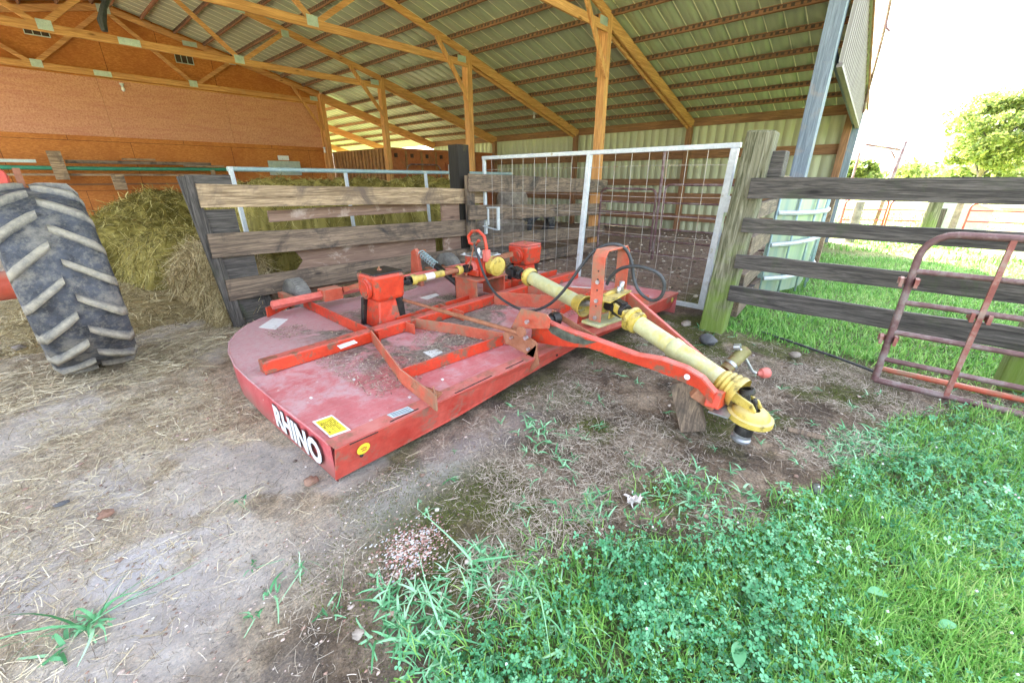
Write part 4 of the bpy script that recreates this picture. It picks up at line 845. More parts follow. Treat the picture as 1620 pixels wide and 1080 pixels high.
sticker([(664, 471), (690, 464), (695, 467), (676, 474)], 'white', DZ+.001); sticker([(888, 462), (905, 453), (938, 455), (935, 463), (920, 468)], 'white', DZ+.001)
for u, v in ((468, 563), (492, 629), (648, 628), (420, 571), (700, 600), (560, 600), (727, 566), (880, 440)):
    sticker([(u-3, v), (u, v-2), (u+3, v), (u, v+2.2)], 'white', DZ+.0006, 'paint_chip', .0008)
rs = MB().lathe((.84, yf(.84)+.008, .165), (0, -1, -.3), [(0, .001), (0, .038), (.002, .038), (.002, .001)], 24).build('round_sticker', MAT['stickyellow'], mw)
k_ = MB()
for dx, dz in ((-.012, .008), (.0, .012), (.012, .004), (-.004, -.01), (.01, -.012)): k_.bar((.84+dx-.006, yf(.84)+.003-dz*.3, .165+dz), (.84+dx+.006, yf(.84)+.003-dz*.3, .165+dz*.8), .001, .004)
k_.build('sticker_print', MAT['red'], rs)
def text(body, loc, rot, size, m, parent, name, off=0.0, ext=.0006, sx=1.0):
    cu = bpy.data.curves.new(name, 'FONT'); cu.body = body; cu.size = size; cu.offset = off; cu.extrude = ext; cu.resolution_u = 3; cu.space_character = 1.04
    to = bpy.data.objects.new('tmp', cu); C.objects.link(to); dg = bpy.context.evaluated_depsgraph_get(); dg.update()
    me = bpy.data.meshes.new_from_object(to.evaluated_get(dg)); bpy.data.objects.remove(to)
    me.transform(Matrix.Translation(loc) @ rot.to_4x4() @ Matrix.Diagonal((sx, 1, 1, 1))); me.name = name; me.materials.clear()
    return link_mesh(name, me, m, parent)
rotL = Matrix(((0, 0, -1), (-1, 0, 0), (0, 1, 0)))       # x axis -> -Y, y axis -> +Z, normal -> -X
text('RHINO', (.6855, 2.612, .052), rotL, .2, MAT['ink'], mw, 'lettering_outline', .014, .0005, .98)
text('RHINO', (.6825, 2.61, .054), rotL, .2, MAT['white'], mw, 'lettering', .0085, .0012, .98)
# ------------------------------------------------------------------ small things around the mower
wb = MB().bar((2.47, .62, -.01), (2.5, .74, .285), .15, .13, (1, .3, 0), 3, .003).build('wood_block', MAT['greyZ'], None, .006); tag(wb, 'short squared wooden block propping the mower tongue', 'block')
MAT['jackpaint'] = plain('dirty_olive_paint', (.22, .2, .07), (.34, .31, .14), 9, .6, .1, .3, (.2, .11, .06), (.5, .62), 8)
jk = thing('jack_stand', (3.3, .6, 0), 'yellow-green screw jack tube with a steel crank, lying by the drive shaft end', 'jack')
j0, j1 = PX(1148, 585, 3.0), PX(1180, 553, 3.15)
MB().tube([j0, j1], .045, 16).build('jack_tube', MAT['jackpaint'], jk); MB().tube([j1, j1+(j1-j0)*.02], .035, 12).build('jack_end', MAT['rust'], jk)
MB().tube([j0.lerp(j1, .2), j0.lerp(j1, .3)], .05, 16).build('jack_collar', MAT['steel'], jk)
h0, h1, h2 = PX(1172, 553, 3.1), PX(1190, 587, 3.2), PX(1196, 590, 3.22)
MB().tube([PX(1166, 551, 3.1), h0, h1, h2], .011, 10).build('crank', MAT['steel'], jk)
kb = PX(1207, 590, 3.26); MB().lathe(PX(1198, 591, 3.23), kb-PX(1198, 591, 3.23), [(0, .015), (.02, .02), (.03, .035), (.07, .04), (.085, .035), (.086, .012), (.07, .01)], 16).build('crank_knob', MAT['redpink'], jk)
MB().lathe(PX(1167, 549, 3.1), (0, -1, .3), [(-.02, .025), (.02, .025), (.02, .01)], 12).build('crank_hub', MAT['steel'], jk)
def stone(p, r, m, label, name='stone', grp=None, sq=(1, 1, .6)):
    bm = bmesh.new(); bmesh.ops.create_icosphere(bm, subdivisions=3, radius=1); s0 = random.uniform(0, 90)
    for v in bm.verts:
        k = 1+.5*(float(fbm(v.co.x*1.3+s0, v.co.y*1.3+v.co.z*2, 1.2, 2))-.5)*1.6; v.co = Vector((v.co.x*sq[0], v.co.y*sq[1], v.co.z*sq[2]))*r*k+Vector(p)
    me = bpy.data.meshes.new(name); bm.to_mesh(me); bm.free(); o = link_mesh(name, me, MAT[m], None, True); return tag(o, label, 'stone', grp)
stone(PZ(1121, 537, .03), .075, 'darkrock', 'dark round-edged stone near the foot of the mossy post')
stone(PZ(492, 760, .02), .035, 'redrock', 'small orange stone at the near corner of the mower')
stone(PZ(168, 812, .015), .03, 'redrock', 'brown flat stone on the dry dirt at the lower left')
stone(PZ(1258, 561, .02), .045, 'rock', 'pale pinkish stone right of the crank knob')
stone(PZ(1085, 512, .01), .08, 'rock', 'pale flat stone beside the mossy post', sq=(1, .6, .35))
stone(PZ(98, 796, .01), .025, 'darkrock', 'small black lump on the dry dirt at the left', sq=(1.2, .8, .3))
stone(PZ(1293, 775, .015), .04, 'darkrock', 'small dark clod at the edge of the clover', sq=(1.2, .7, .5))
stone(PZ(567, 1002, .01), .02, 'rock', 'tiny cream pebble at the bottom of the picture')
stone(PZ(30, 550, .02), .05, 'rock', 'pale stone in the straw left of the tractor tyre')
V = []; Fq = []; c0 = PZ(1003, 786, .012)
for k in range(26):
    a = RNG.normal(0, 1, 3)*.02; p = np.array(c0)+a*[1.3, .8, .3]; e1 = RNG.normal(0, .014, 3); e2 = RNG.normal(0, .014, 3); b0 = len(V); V += [p, p+e1, p+e1+e2, p+e2]; Fq.append((b0, b0+1, b0+2, b0+3))
tag(arr_mesh('crumpled_paper', V, Fq, MAT['label']), 'crumpled pale scrap of paper on the thatch in the foreground', 'litter')
tag(MB().bar(PZ(1245, 678, .012), PZ(1305, 693, .012), .05, .012).build('broken_board', MAT['greyX'], None, .003), 'thin broken board lying right of the drive shaft end', 'board')
# things stored behind the middle fence
tub = MB().lathe((6.6, 6.2, .0), (0, 0, 1), [(0, .5), (.05, .55), (.6, .6), (.62, .62), (.64, .6), (.6, .58), (.05, .5)], 30).build('stock_tub', MAT['rock']); tag(tub, 'round grey stock tub behind the gate fence', 'tub')
tag(MB().lathe((8.6, 7.6, .95), (.2, 1, 0), [(-.35, .01), (-.3, .3), (-.1, .42), (.1, .42), (.3, .3), (.35, .01)], 26).build('poly_tank', MAT['rock']), 'rounded grey tank behind the gate fence', 'tank')
tyre2 = MB().lathe((8.2, 6.4, .42), (.3, 1, .3), [(-.12, .26), (-.15, .36), (-.1, .45), (.1, .45), (.15, .36), (.12, .26), (-.12, .26)], 30).build('old_tyre', MAT['tyre']); tag(tyre2, 'old loose tyre leaning behind the gate fence', 'tyre')
tag(MB().box(5.75, 6.9, 5.5, 6.0, .42, .47).build('low_bench', MAT['tan'], None, .005), 'low tan plank shelf behind the bottom fence boards', 'shelf')
# hay feeder with sheet skirt right of the barn corner
fe = thing('hay_feeder', (6.8, .9, 0), 'curved sea-green sheet hay feeder with white pipe hoops behind the dark fence', 'feeder')
pa = [(6.0, 1.05), (6.15, .86), (6.45, .72), (6.8, .66), (7.2, .68), (7.55, .76)]
vs = []; 
seg = []
for (a, b) in zip(pa[:-1], pa[1:]):
    for t in np.linspace(0, 1, 5)[:-1]: seg.append((a[0]+(b[0]-a[0])*t, a[1]+(b[1]-a[1])*t))
seg.append(pa[-1]); n = len(seg)
vs = [(x, y+.05, .12) for x, y in seg]+[(x, y, 1.27) for x, y in seg]
arr_mesh('sheet_skirt', vs, [(i, i+1, n+i+1, n+i) for i in range(n-1)], MAT['trough'], fe, None, True)
for z, dz in ((1.1, 0), (.72, .12), (.3, .1)): MB().tube([(x, y-.03, z+dz*i/len(pa)) for i, (x, y) in enumerate(pa)], .028, 8).build('pipe_hoop', MAT['whitemetal'], fe)
for (x, y) in pa[::1]: MB().tube([(x, y-.01, .1), (x, y-.02, 1.28)], .014, 6).build('seam', MAT['bluepipe'], fe)
wf = thing('wooden_frame', (8.4, .75, 0), 'upright brown wooden ladder frame between the feeder and the red gates', 'frame')
for x, y in ((8.2, .98), (8.5, .74)): MB().bar((x, y, 0), (x, y, 1.27), .07, .09, (1, 0, 0)).build('upright', MAT['tan'], wf, .004)
for z in (1.24, .92, .5, .15): MB().bar((8.18, 1.0, z), (8.52, .72, z), .04, .07).build('rung', MAT['purlinX'], wf, .003)
ga = (('bright red tube gate beyond the lawn, nearest the wooden frame', (13.6, .9), (14.1, .1), 1.0), ('bright red tube gate beyond the lawn, left of the pale shed', (14.2, .05), (14.4, -.75), .98), ('bright red tube gate in the far right yard', (15, -1.4), (15.3, -3.6), .92))
for lab, a, b, zt in ga: tube_gate('yard_gate', (*a, 0), (*b, 0), .1, zt, (.3, .5, .75), .022, MAT['tubebright'], lab, 'red yard gates', .12)
def stump(p, r, h, m, lab): tag(MB().lathe((*p, -.05), (0, 0, 1), [(0, r*1.1), (h*.5, r), (h, r*.95), (h, .001)], 12).build('yard_post', MAT[m]), lab, 'post')
stump((14.0, -.72), .14, 1.1, 'mossy', 'thick weathered post beside the pale shed'); stump((13.5, .62), .1, 1.0, 'rock', 'pale post between the first yard gates'); stump((15.6, -1.25), .12, 1.1, 'rock', 'pale post at the left of the far right yard gate')
sh = thing('low_shed', (16.5, -1.2, 0), 'low pale shed beyond the yard gates', 'shed')
MB().prism([(15.5, -.75, 0), (15.5, -1.85, 0), (15.5, -1.85, .75), (15.5, -1.2, 1.02), (15.5, -.75, .9)], (1, 0, 0), 1.8).build('walls', MAT['zinc'], sh)
MB().prism([(15.4, -1.2, 1.06), (15.4, -2.0, .72), (17.4, -2.0, .72), (17.4, -1.2, 1.06)], (0, 0, 1), .03).build('roof', MAT['white'], sh)
MB().box(15.46, 15.497, -1.05, -.85, .1, .75).build('door', MAT['darkZ'], sh)
ca = thing('stock_chute', (15, .9, 0), 'thin purplish pipe frame standing beyond the barn corner', 'frame')
MB().tube([(15.2, 1.02, 0), (15.2, 1.02, 2.1), (15.25, .93, 2.3), (15.4, .2, 2.15)], .03, 8).build('arch_pipe', MAT['tubered'], ca); MB().tube([(15.4, .28, 0), (15.4, .16, 2.35)], .045, 8).build('upright_pipe', MAT['tubered'], ca)
MB().tube([(15.4, .4, 2.15), (15.4, .26, 1.95)], .02, 6).build('gusset_pipe', MAT['tubered'], ca)
cb = [PX(1366, 178, 12.6), PX(1372, 150, 12.4), PX(1392, 75, 11.2), PX(1403, 30, 10.6), PX(1411, -12, 10.2)]
MB().tube(cb, .026, 8).build('service_cable', MAT['tubered'])
cbo = bpy.data.objects['service_cable']; tag(cbo, 'service cable rising from the barn eave corner against the sky', 'cable')
MB().tube([PX(1403, 30, 10.6), PX(1402, 44, 10.6), PX(1408, 50, 10.6)], .02, 6).build('cable_clamp', MAT['tubered'], cbo)
# ------------------------------------------------------------------ vegetation, straw, hay
def leafmat(name, stops, trans=.25, rough=.5):
    m, nt, bs = new(name); c = ramp(nt, attr(nt, 'rnd'), stops); nt.links.new(c, bs.inputs['Base Color']); bs.inputs['Roughness'].default_value = rough
    tr_ = N(nt, 'ShaderNodeBsdfTranslucent'); nt.links.new(c, tr_.inputs['Color']); ms = N(nt, 'ShaderNodeMixShader'); ms.inputs[0].default_value = trans
    nt.links.new(bs.outputs[0], ms.inputs[1]); nt.links.new(tr_.outputs[0], ms.inputs[2]); nt.links.new(ms.outputs[0], nt.nodes['Material Output'].inputs['Surface']); return m
MAT['grass'] = leafmat('lawn_blades', [(0, (.05, .15, .025)), (.3, (.13, .36, .06)), (.7, (.3, .56, .12)), (1, (.62, .66, .32))])
MAT['mossleaf'] = leafmat('moss_green', [(0, (.05, .07, .005)), (.6, (.12, .16, .015)), (1, (.24, .27, .05))])
MAT['clover'] = leafmat('clover_leaves', [(0, (.025, .11, .03)), (.3, (.07, .31, .13)), (.65, (.18, .52, .27)), (1, (.45, .72, .42))])
MAT['crab'] = leafmat('crabgrass_leaves', [(0, (.05, .2, .07)), (.5, (.16, .48, .22)), (1, (.42, .72, .45))])
MAT['straw'] = leafmat('straw_litter', [(0, (.2, .15, .09)), (.4, (.52, .43, .28)), (.8, (.76, .67, .47)), (1, (.88, .8, .6))], .1, .7)
MAT['thatch'] = leafmat('dead_grass_thatch', [(0, (.12, .09, .06)), (.5, (.36, .3, .23)), (1, (.68, .6, .5))], .1, .8)
MAT['hay'] = leafmat('hay_strands', [(0, (.06, .048, .01)), (.35, (.22, .18, .035)), (.75, (.45, .38, .1)), (1, (.7, .62, .27))], .15, .75)
MAT['haypale'] = leafmat('pale_hay_strands', [(0, (.11, .08, .03)), (.5, (.42, .33, .16)), (1, (.8, .7, .44))], .15, .75)
MAT['haybase'] = plain('packed_hay', (.12, .095, .03), (.26, .21, .07), 30, .95, 0, .8)
def strips(P0, D, L, W, droop, K=3, curl=None, up=None, taper=True):
    """curved tapering strips: P0 (n,3) roots, D (n,3) unit start directions, L lengths, W widths, droop bends down"""
    n = len(P0); t = np.linspace(0, 1, K+1)
    s = np.cross(D, [0, 0, 1.]); ln = np.linalg.norm(s, axis=1, keepdims=True); s = np.where(ln > 1e-3, s/np.maximum(ln, 1e-6), [1., 0, 0])
    a = RNG.uniform(-.6, .6, (n, 1)); s = s*np.cos(a)+np.array([0, 0, 1.])*np.sin(a)
    V = np.zeros((n, K+1, 2, 3))
    for i, tt in enumerate(t):
        c = P0+D*(L*tt)[:, None]; c[:, 2] -= droop*L*tt*tt
        if curl is not None: c[:, :2] += curl*(L*tt*tt)[:, None]
        w = W*(1-.85*tt**1.6 if taper else 1)
        V[:, i, 0] = c-s*w[:, None]/2; V[:, i, 1] = c+s*w[:, None]/2
    base = (np.arange(n)*(K+1)*2)[:, None]; q = []
    for i in range(K): q.append(np.concatenate([base+2*i, base+2*i+1, base+2*i+3, base+2*i+2], 1))
    return V.reshape(-1, 3), np.concatenate(q, 0), (K+1)*2
def scatter(n, x0, x1, y0, y1, dens, z=True):
    x = RNG.uniform(x0, x1, n); y = RNG.uniform(y0, y1, n); k = RNG.random(n) < dens(x, y); x = x[k]; y = y[k]
    return x, y, gz(x, y)
def gsoft(x, y, w=1.0):
    az = np.arctan2(y, x); rr = np.hypot(x, y)*(1+(fbm(x+4, y, 2.0, 4)-.5)*.8)
    return sstep(w, -.15, rr-np.interp(az, EAZ, ERR))*(x > -.2)*(x < 4.45)
_la = math.atan2(PZ(1330, 900).y, PZ(1330, 900).x)
def lawnzone(x, y): return sstep(_la+.25, _la-.35, np.arctan2(y, x)+(fbm(x, y, 2, 3)-.5)*.5)
def inmower(x, y): return (x > .66) & (x < 4.85) & (y > 1.78) & (y < 4.5)
def dirs(n, el0, el1):
    az = RNG.uniform(0, 2*math.pi, n); el = RNG.uniform(el0, el1, n); return np.stack([np.cos(az)*np.cos(el), np.sin(az)*np.cos(el), np.sin(el)], 1)
def camd(x, y): return np.hypot(x, y)
# lawn blades
def lawn(name, n, x0, x1, y0, y1, dens, hmin, hmax, w, lab, m='grass', cat='grass'):
    x, y, z = scatter(n, x0, x1, y0, y1, dens); k = len(x); cl = fbm(x, y, 3.5, 3)
    L = RNG.uniform(hmin, hmax, k)*(.55+.9*cl); D = dirs(k, .6, 1.5)
    V, F_, pv = strips(np.stack([x, y, z-.003], 1), D, L, w*RNG.uniform(.6, 1.3, k), RNG.uniform(.1, .6, k))
    r = np.clip(RNG.random(k)*.7+.5*(fbm(x, y, 1.3, 3)-.3), 0, 1)
    o = arr_mesh(name, V, F_, MAT[m], None, {'rnd': np.repeat(r, pv)}); return tag(o, lab, cat, kind='stuff')
lawn('lawn_grass', 340000, .2, 4.6, -2.4, 1.6, lambda x, y: np.maximum(grassmask(x, y), .12*gsoft(x, y, .6))*np.clip(1.6/camd(x, y), .25, 1)*(y < .9)*(x < 4.4)*(.22+.25*(fbm(x+5, y, 2.4, 3) > .52)+.75*lawnzone(x, y)), .03, .12, .005, 'fine green grass growing through the clover in the foreground')
lawn('lawn_grass', 150000, 4.2, 11, -7, 1.25, lambda x, y: grassmask(x, y)*np.clip(5.5/camd(x, y), .2, 1), .06, .13, .009, 'soft green grass behind the dark board fence')
lawn('lawn_grass', 50000, 11, 26, -14, 3, lambda x, y: np.clip(12/camd(x, y), .2, 1)*(fbm(x, y, .5, 3) > .45), .08, .2, .025, 'sunlit rough grass in the yard beyond the fence')
lawn('moss_tufts', 90000, .3, 4.2, -.6, 1.75, lambda x, y: (1-grassmask(x, y))*sstep(.45, .56, fbm(x, y, 1.7, 4))*.9, .006, .018, .004, 'low moss greening the bare dirt', 'mossleaf', 'moss')
# clover
def clover(n, x0, x1, y0, y1, dens, lab):
    x, y, z = scatter(n, x0, x1, y0, y1, dens); k = len(x); h = RNG.uniform(.008, .075, k)*(.5+1.*fbm(x, y, 5, 2)); sz = RNG.uniform(.005, .0135, k)*(.7+.6*fbm(x, y, 6, 2))
    tilt = RNG.normal(0, .5, (k, 2)); az = RNG.uniform(0, 2*math.pi, k); VV = []; r = np.clip(RNG.random(k)*.75+.6*(fbm(x, y, 4, 2)-.35), 0, 1)
    out = np.array([(0, 0), (.55, -.42), (1.05, -.38), (1.15, 0), (1.05, .38), (.55, .42)])
    for j in range(3):
        a = az+j*2.094; ca, sa = np.cos(a), np.sin(a)
        for (u, v) in out:
            dx = (u*ca-v*sa)*sz; dy = (u*sa+v*ca)*sz; dz = dx*tilt[:, 0]+dy*tilt[:, 1]+abs(v)*sz*.35
            VV.append(np.stack([x+dx+tilt[:, 0]*h*-.5, y+dy+tilt[:, 1]*h*-.5, z+h+dz], 1))
    V = np.stack(VV, 1).reshape(-1, 3); b = (np.arange(k)*18)[:, None]
    Fq = np.concatenate([np.concatenate([b+6*j+c for c in quad], 1) for j in range(3) for quad in ((0, 1, 2, 3), (0, 3, 4, 5))], 0)
    return tag(arr_mesh('clover', V, Fq, MAT['clover'], None, {'rnd': np.repeat(r, 18)}), lab, 'clover', kind='stuff')
cden = lambda x, y: (1-.65*lawnzone(x, y))*sstep(.34, .48, fbm(x+3, y, 2.3, 4)+.05*sstep(1.6, .9, x))*np.maximum(grassmask(x-.03, y+.03), .1*gsoft(x, y, .5))*(.35+.65*sstep(.35, .5, fbm(x, y, 9, 2)))
clover(115000, .2, 4.4, -2.2, 1.5, lambda x, y: cden(x, y)*np.clip(1.7/camd(x, y), .25, 1)*(y < .9), 'low carpet of blue-green clover in the foreground')
x, y, z = scatter(900, .6, 4, -1.6, .9, lambda x, y: grassmask(x, y)*.12)
V = []; Fq = []
for a, b, c in zip(x, y, z):
    b0 = len(V); r = .006; p = np.array([a, b, c+.07])
    V += [p+[r, 0, 0], p+[0, r, 0], p-[r, 0, 0], p-[0, r, 0], p+[0, 0, r*1.3], p-[0, 0, r]]; Fq += [(b0, b0+1, b0+4), (b0+1, b0+2, b0+4), (b0+2, b0+3, b0+4), (b0+3, b0, b0+4), (b0+1, b0, b0+5), (b0+2, b0+1, b0+5), (b0+3, b0+2, b0+5), (b0, b0+3, b0+5)]
tag(arr_mesh('clover_flowers', V, Fq, MAT['white']), 'tiny white clover blossoms in the lawn', 'flowers', kind='stuff')
# crabgrass tufts, each plant a thing
def tuft_mesh(n, Lmin, Lmax, w, el):
    D = dirs(n, el[0], el[1]); P_ = RNG.normal(0, .012, (n, 3)); P_[:, 2] = -.004
    V, F_, pv = strips(P_, D, RNG.uniform(Lmin, Lmax, n), RNG.uniform(w*.7, w*1.3, n), RNG.uniform(.4, 1.1, n), 5, RNG.normal(0, .4, (n, 2)))
    me_o = arr_mesh('tmp', V, F_, MAT['crab'], None, {'rnd': np.repeat(RNG.random(n), pv)}); me = me_o.data; bpy.data.objects.remove(me_o); me.name = 'crabgrass_leaves'; return me
TM = [tuft_mesh(9, .08, .2, .011, (.3, 1.3)), tuft_mesh(13, .07, .16, .009, (.15, 1.1)), tuft_mesh(7, .1, .26, .012, (.4, 1.3)), tuft_mesh(16, .05, .11, .008, (.1, 1.0)), tuft_mesh(34, .09, .28, .011, (.1, 1.25))]
tf = [((745, 890), 2, 1.1, 'crabgrass tuft just right of the gravel patch'), ((840, 925), 2, 1., 'crabgrass tuft below and right of the gravel patch'), ((885, 792), 0, .9, 'crabgrass tuft in the thatch above the gravel patch'), ((808, 797), 3, .9, 'small crabgrass sprig left of a bigger tuft above the gravel patch'),
      ((1135, 840), 1, 1., 'crabgrass plant with narrow leaves right of the paper scrap'), ((1240, 780), 0, .7, 'thin upright tuft right of the wide crabgrass plant'), ((1010, 605), 1, .9, 'grass tuft under the left hitch arm'), ((1065, 622), 2, .5, 'thin grass sprig at the wooden block'),
      ((380, 790), 3, .9, 'small green sprig in front of the mower corner'), ((520, 970), 3, 1.3, 'grass sprig left of centre at the bottom'), ((480, 895), 1, .9, 'grass tuft on bare dirt left of the gravel'), ((395, 890), 3, 1., 'small sprig on bare dirt at the lower left'), ((430, 935), 0, .8, 'long-leaved sprig on bare dirt at the lower left'),
      ((400, 965), 3, .9, 'low sprig left of the bottom grass sprigs'), ((140, 985), 4, 1.1, 'big sprawling grass clump in the lower left corner'), ((110, 1015), 3, 1.9, 'leafy side shoot of the lower left clump'), ((590, 1010), 0, .8, 'pale sprig at the bottom edge left of the clover'),
      ((870, 650), 3, .7, 'tiny sprig beside the mower front edge'), ((1068, 720), 3, .7, 'small sprig below the wooden block'), ((1350, 640), 1, .8, 'tuft near the foot of the maroon gate'), ((1290, 665), 3, .9, 'sprig right of the drive shaft end'), ((1250, 500), 4, .7, 'grass clump at the foot of the mossy post, right side'),
      ((1200, 500), 1, .9, 'grass tuft behind the mossy post'), ((1145, 500), 3, .8, 'tiny tuft beside the mossy post base'), ((1090, 545), 3, .9, 'tuft between mower end and mossy post'), ((1120, 590), 3, .8, 'sprig under the yellow shaft'), ((700, 1000), 2, 1., 'crabgrass tuft at the left edge of the clover'), ((640, 985), 1, .9, 'crabgrass tuft at the bottom, left of the clover edge'), ((960, 900), 2, .8, 'arching crabgrass at the clover edge'), ((900, 1010), 4, .9, 'large crabgrass clump inside the clover')]
for i, ((u, v), k, s_, lab) in enumerate(tf):
    o = bpy.data.objects.new('crabgrass', TM[k]); C.objects.link(o); p = PZ(u, v, 0); o.location = (p.x, p.y, float(gz(p.x, p.y))); o.rotation_euler.z = i*2.4; o.scale = (s_,)*3
    tag(o, lab, 'grass tuft', 'crabgrass tufts')
# lots of small creeping plants right of the shaft: uncountable ground cover
x, y, z = scatter(11000, .4, 4.5, -2., 1.7, lambda x, y: np.clip(gsoft(x, y, 1.1)**1.3*(.12+.88*(fbm(x, y, 2.4, 3) > .5)), .02, 1)*(~inmower(x, y))*(np.hypot(x-PZ(648, 862).x, y-PZ(648, 862).y) > .17)); Vs = []; Fs = []; rs_ = []; off = 0
for a, b, c in zip(x, y, z):
    n_ = RNG.integers(4, 8); V, F_, pv = strips(np.tile([a, b, c], (n_, 1)), dirs(n_, .15, .9), RNG.uniform(.02, .11, n_), RNG.uniform(.005, .012, n_), RNG.uniform(.2, .7, n_), 3)
    Vs.append(V); Fs.append(F_+off); off += len(V); rs_.append(np.repeat(RNG.random(n_), pv))
tag(arr_mesh('creeping_weeds', np.concatenate(Vs), np.concatenate(Fs), MAT['crab'], None, {'rnd': np.concatenate(rs_)}), 'blue-green creeping weeds and crabgrass spreading over the dirt', 'weeds', kind='stuff')
# broad dock leaves
def dock(u, v, ln, az, lab):
    p = PZ(u, v, 0); V = []; n_ = 7
    for i in range(n_+1):
        t = i/n_; w = ln*.28*math.sin(math.pi*min(1, t*.93+.05))**.8; c = Vector((p.x+math.cos(az)*ln*t, p.y+math.sin(az)*ln*t, .03+ln*.5*t-ln*.35*t*t)); s_ = Vector((-math.sin(az), math.cos(az), 0))
        V += [c-s_*w+Vector((0, 0, w*.3)), c, c+s_*w+Vector((0, 0, w*.3))]
    Fq = [(3*i+a, 3*i+a+1, 3*i+a+4, 3*i+a+3) for i in range(n_) for a in (0, 1)]
    tag(arr_mesh('dock_leaf', V, Fq, MAT['crab'], None, {'rnd': [.35]*len(V)}, True), lab, 'leaf', 'broad dock leaves')
dock(1165, 1065, .08, .3, 'broad rounded leaf in the clover at the bottom edge'); dock(1400, 950, .075, 2.2, 'broad upright leaf in the clover at the lower right'); dock(1480, 1000, .06, -.8, 'broad flat leaf in the lawn right of the upright leaf')
# straw and dead grass on the dirt
def litter(name, n, x0, x1, y0, y1, dens, l0, l1, w, m, lab, lift=.004, el=(-.03, .18)):
    x, y, z = scatter(n, x0, x1, y0, y1, lambda x, y: dens(x, y)*(~inmower(x, y))); k = len(x)
    cu = RNG.normal(0, .25, (k, 2)); V, F_, pv = strips(np.stack([x, y, z+RNG.uniform(0, lift, k)], 1), dirs(k, *el), RNG.uniform(l0, l1, k), w*RNG.uniform(.5, 1.4, k), RNG.uniform(0, .1, k), 3, cu, None, False)
    return tag(arr_mesh(name, V, F_, MAT[m], None, {'rnd': np.repeat(RNG.random(k), pv)}), lab, 'straw' if m != 'thatch' else 'thatch', kind='stuff')
nog = lambda x, y: 1-grassmask(x, y)
litter('straw_litter', 42000, -1.5, 2.6, 1.5, 5.2, lambda x, y: nog(x, y)*(.15+.85*sstep(.42, .6, fbm(x, y, 1.6, 3)))*sstep(1.4, 3.4, y+.3*(1-x)), .03, .12, .0022, 'straw', 'dry straw scattered over the dirt beside the mower')
litter('straw_litter', 34000, -1.4, 2.3, 4.2, 8.5, lambda x, y: .3+.7*sstep(.35, .6, fbm(x, y, 1.2, 3)), .05, .18, .004, 'straw', 'thick straw in the entrance beside the tractor tyre', .03)
litter('dead_grass', 110000, .2, 4.4, -1.2, 1.75, lambda x, y: nog(x, y)*(.1+.9*sstep(.42, .58, fbm(x+9, y, 2.1, 3)))*(1-.8*sstep(1.2, .5, x)), .02, .085, .0016, 'thatch', 'tangled dead grass thatch in front of the mower', .008, (-.05, .4))
litter('straw_litter', 20000, -1, 2.2, -.2, 3.6, lambda x, y: nog(x, y)*(.15+.85*sstep(.4, .6, fbm(x+2, y, 2.4, 3))), .012, .07, .0016, 'thatch', 'fine straw bits on the bare foreground dirt')
litter('straw_litter', 5000, 5.1, 12, 1.5, 4.6, lambda x, y: .5+0*x, .05, .15, .005, 'thatch', 'scattered dry litter on the barn floor behind the gate')
# pebbles
def pebbles(name, n, dens, r0, r1, cols, lab, x0=-1, x1=4.5, y0=-1, y1=5, m=None):
    x, y, z = scatter(n, x0, x1, y0, y1, dens); k = len(x); r = RNG.uniform(r0, r1, k)**1.0
    base = np.array([(1, 0, 0), (-1, 0, 0), (0, 1, 0), (0, -1, 0), (0, 0, .7), (0, 0, -.5), (.6, .6, .4), (-.6, .6, .4), (-.6, -.6, .4), (.6, -.6, .4)])
    tri = np.array([(4, 6, 7), (4, 7, 8), (4, 8, 9), (4, 9, 6), (0, 2, 6), (2, 1, 7), (1, 3, 8), (3, 0, 9), (6, 2, 7), (7, 1, 8), (8, 3, 9), (9, 0, 6), (0, 5, 2), (2, 5, 1), (1, 5, 3), (3, 5, 0)])
    j = base[None]*(1+RNG.uniform(-.3, .3, (k, 10, 3))); a = RNG.uniform(0, 6.3, k); ca, sa = np.cos(a)[:, None], np.sin(a)[:, None]
    X = (j[..., 0]*ca-j[..., 1]*sa)*r[:, None]; Y = (j[..., 0]*sa+j[..., 1]*ca)*r[:, None]*.75; Z = j[..., 2]*r[:, None]*.8
    V = np.stack([X+x[:, None], Y+y[:, None], Z+(z+r*.15)[:, None]], 2).reshape(-1, 3); F_ = (tri[None]+(np.arange(k)*10)[:, None, None]).reshape(-1, 3)
    return tag(arr_mesh(name, V, F_, m, None, {'rnd': np.repeat(RNG.random(k), 10)}), lab, name, kind='stuff')
MAT['peb'] = leafmat('mixed_pebbles', [(0, (.1, .08, .06)), (.35, (.33, .2, .15)), (.6, (.42, .36, .32)), (.85, (.55, .42, .36)), (1, (.62, .6, .56))], 0, .8)
MAT['gravel'] = leafmat('pink_grey_gravel', [(0, (.16, .08, .07)), (.35, (.42, .22, .18)), (.6, (.56, .4, .34)), (.8, (.42, .46, .5)), (1, (.78, .72, .66))], 0, .8)
pebbles('pebbles', 9000, lambda x, y: nog(x, y)*(~inmower(x, y))*(.25+.75*sstep(.5, .6, fbm(x, y, 1.4, 3))), .002, .008, None, 'small mixed pebbles on the bare dirt', -.6, 4.2, -.8, 3.4, MAT['peb'])
pebbles('pebbles', 260, lambda x, y: nog(x, y)*(~inmower(x, y)), .008, .018, None, 'scattered larger pebbles on the bare dirt', -.6, 4.2, -.6, 4.4, MAT['peb'])
pebbles('barn_clods', 900, lambda x, y: .6+0*x, .01, .05, None, 'dark trampled clods on the barn floor behind the gate', 5., 12.5, 1.4, 4.8, MAT['thatch'])
gc = PZ(648, 862, 0)
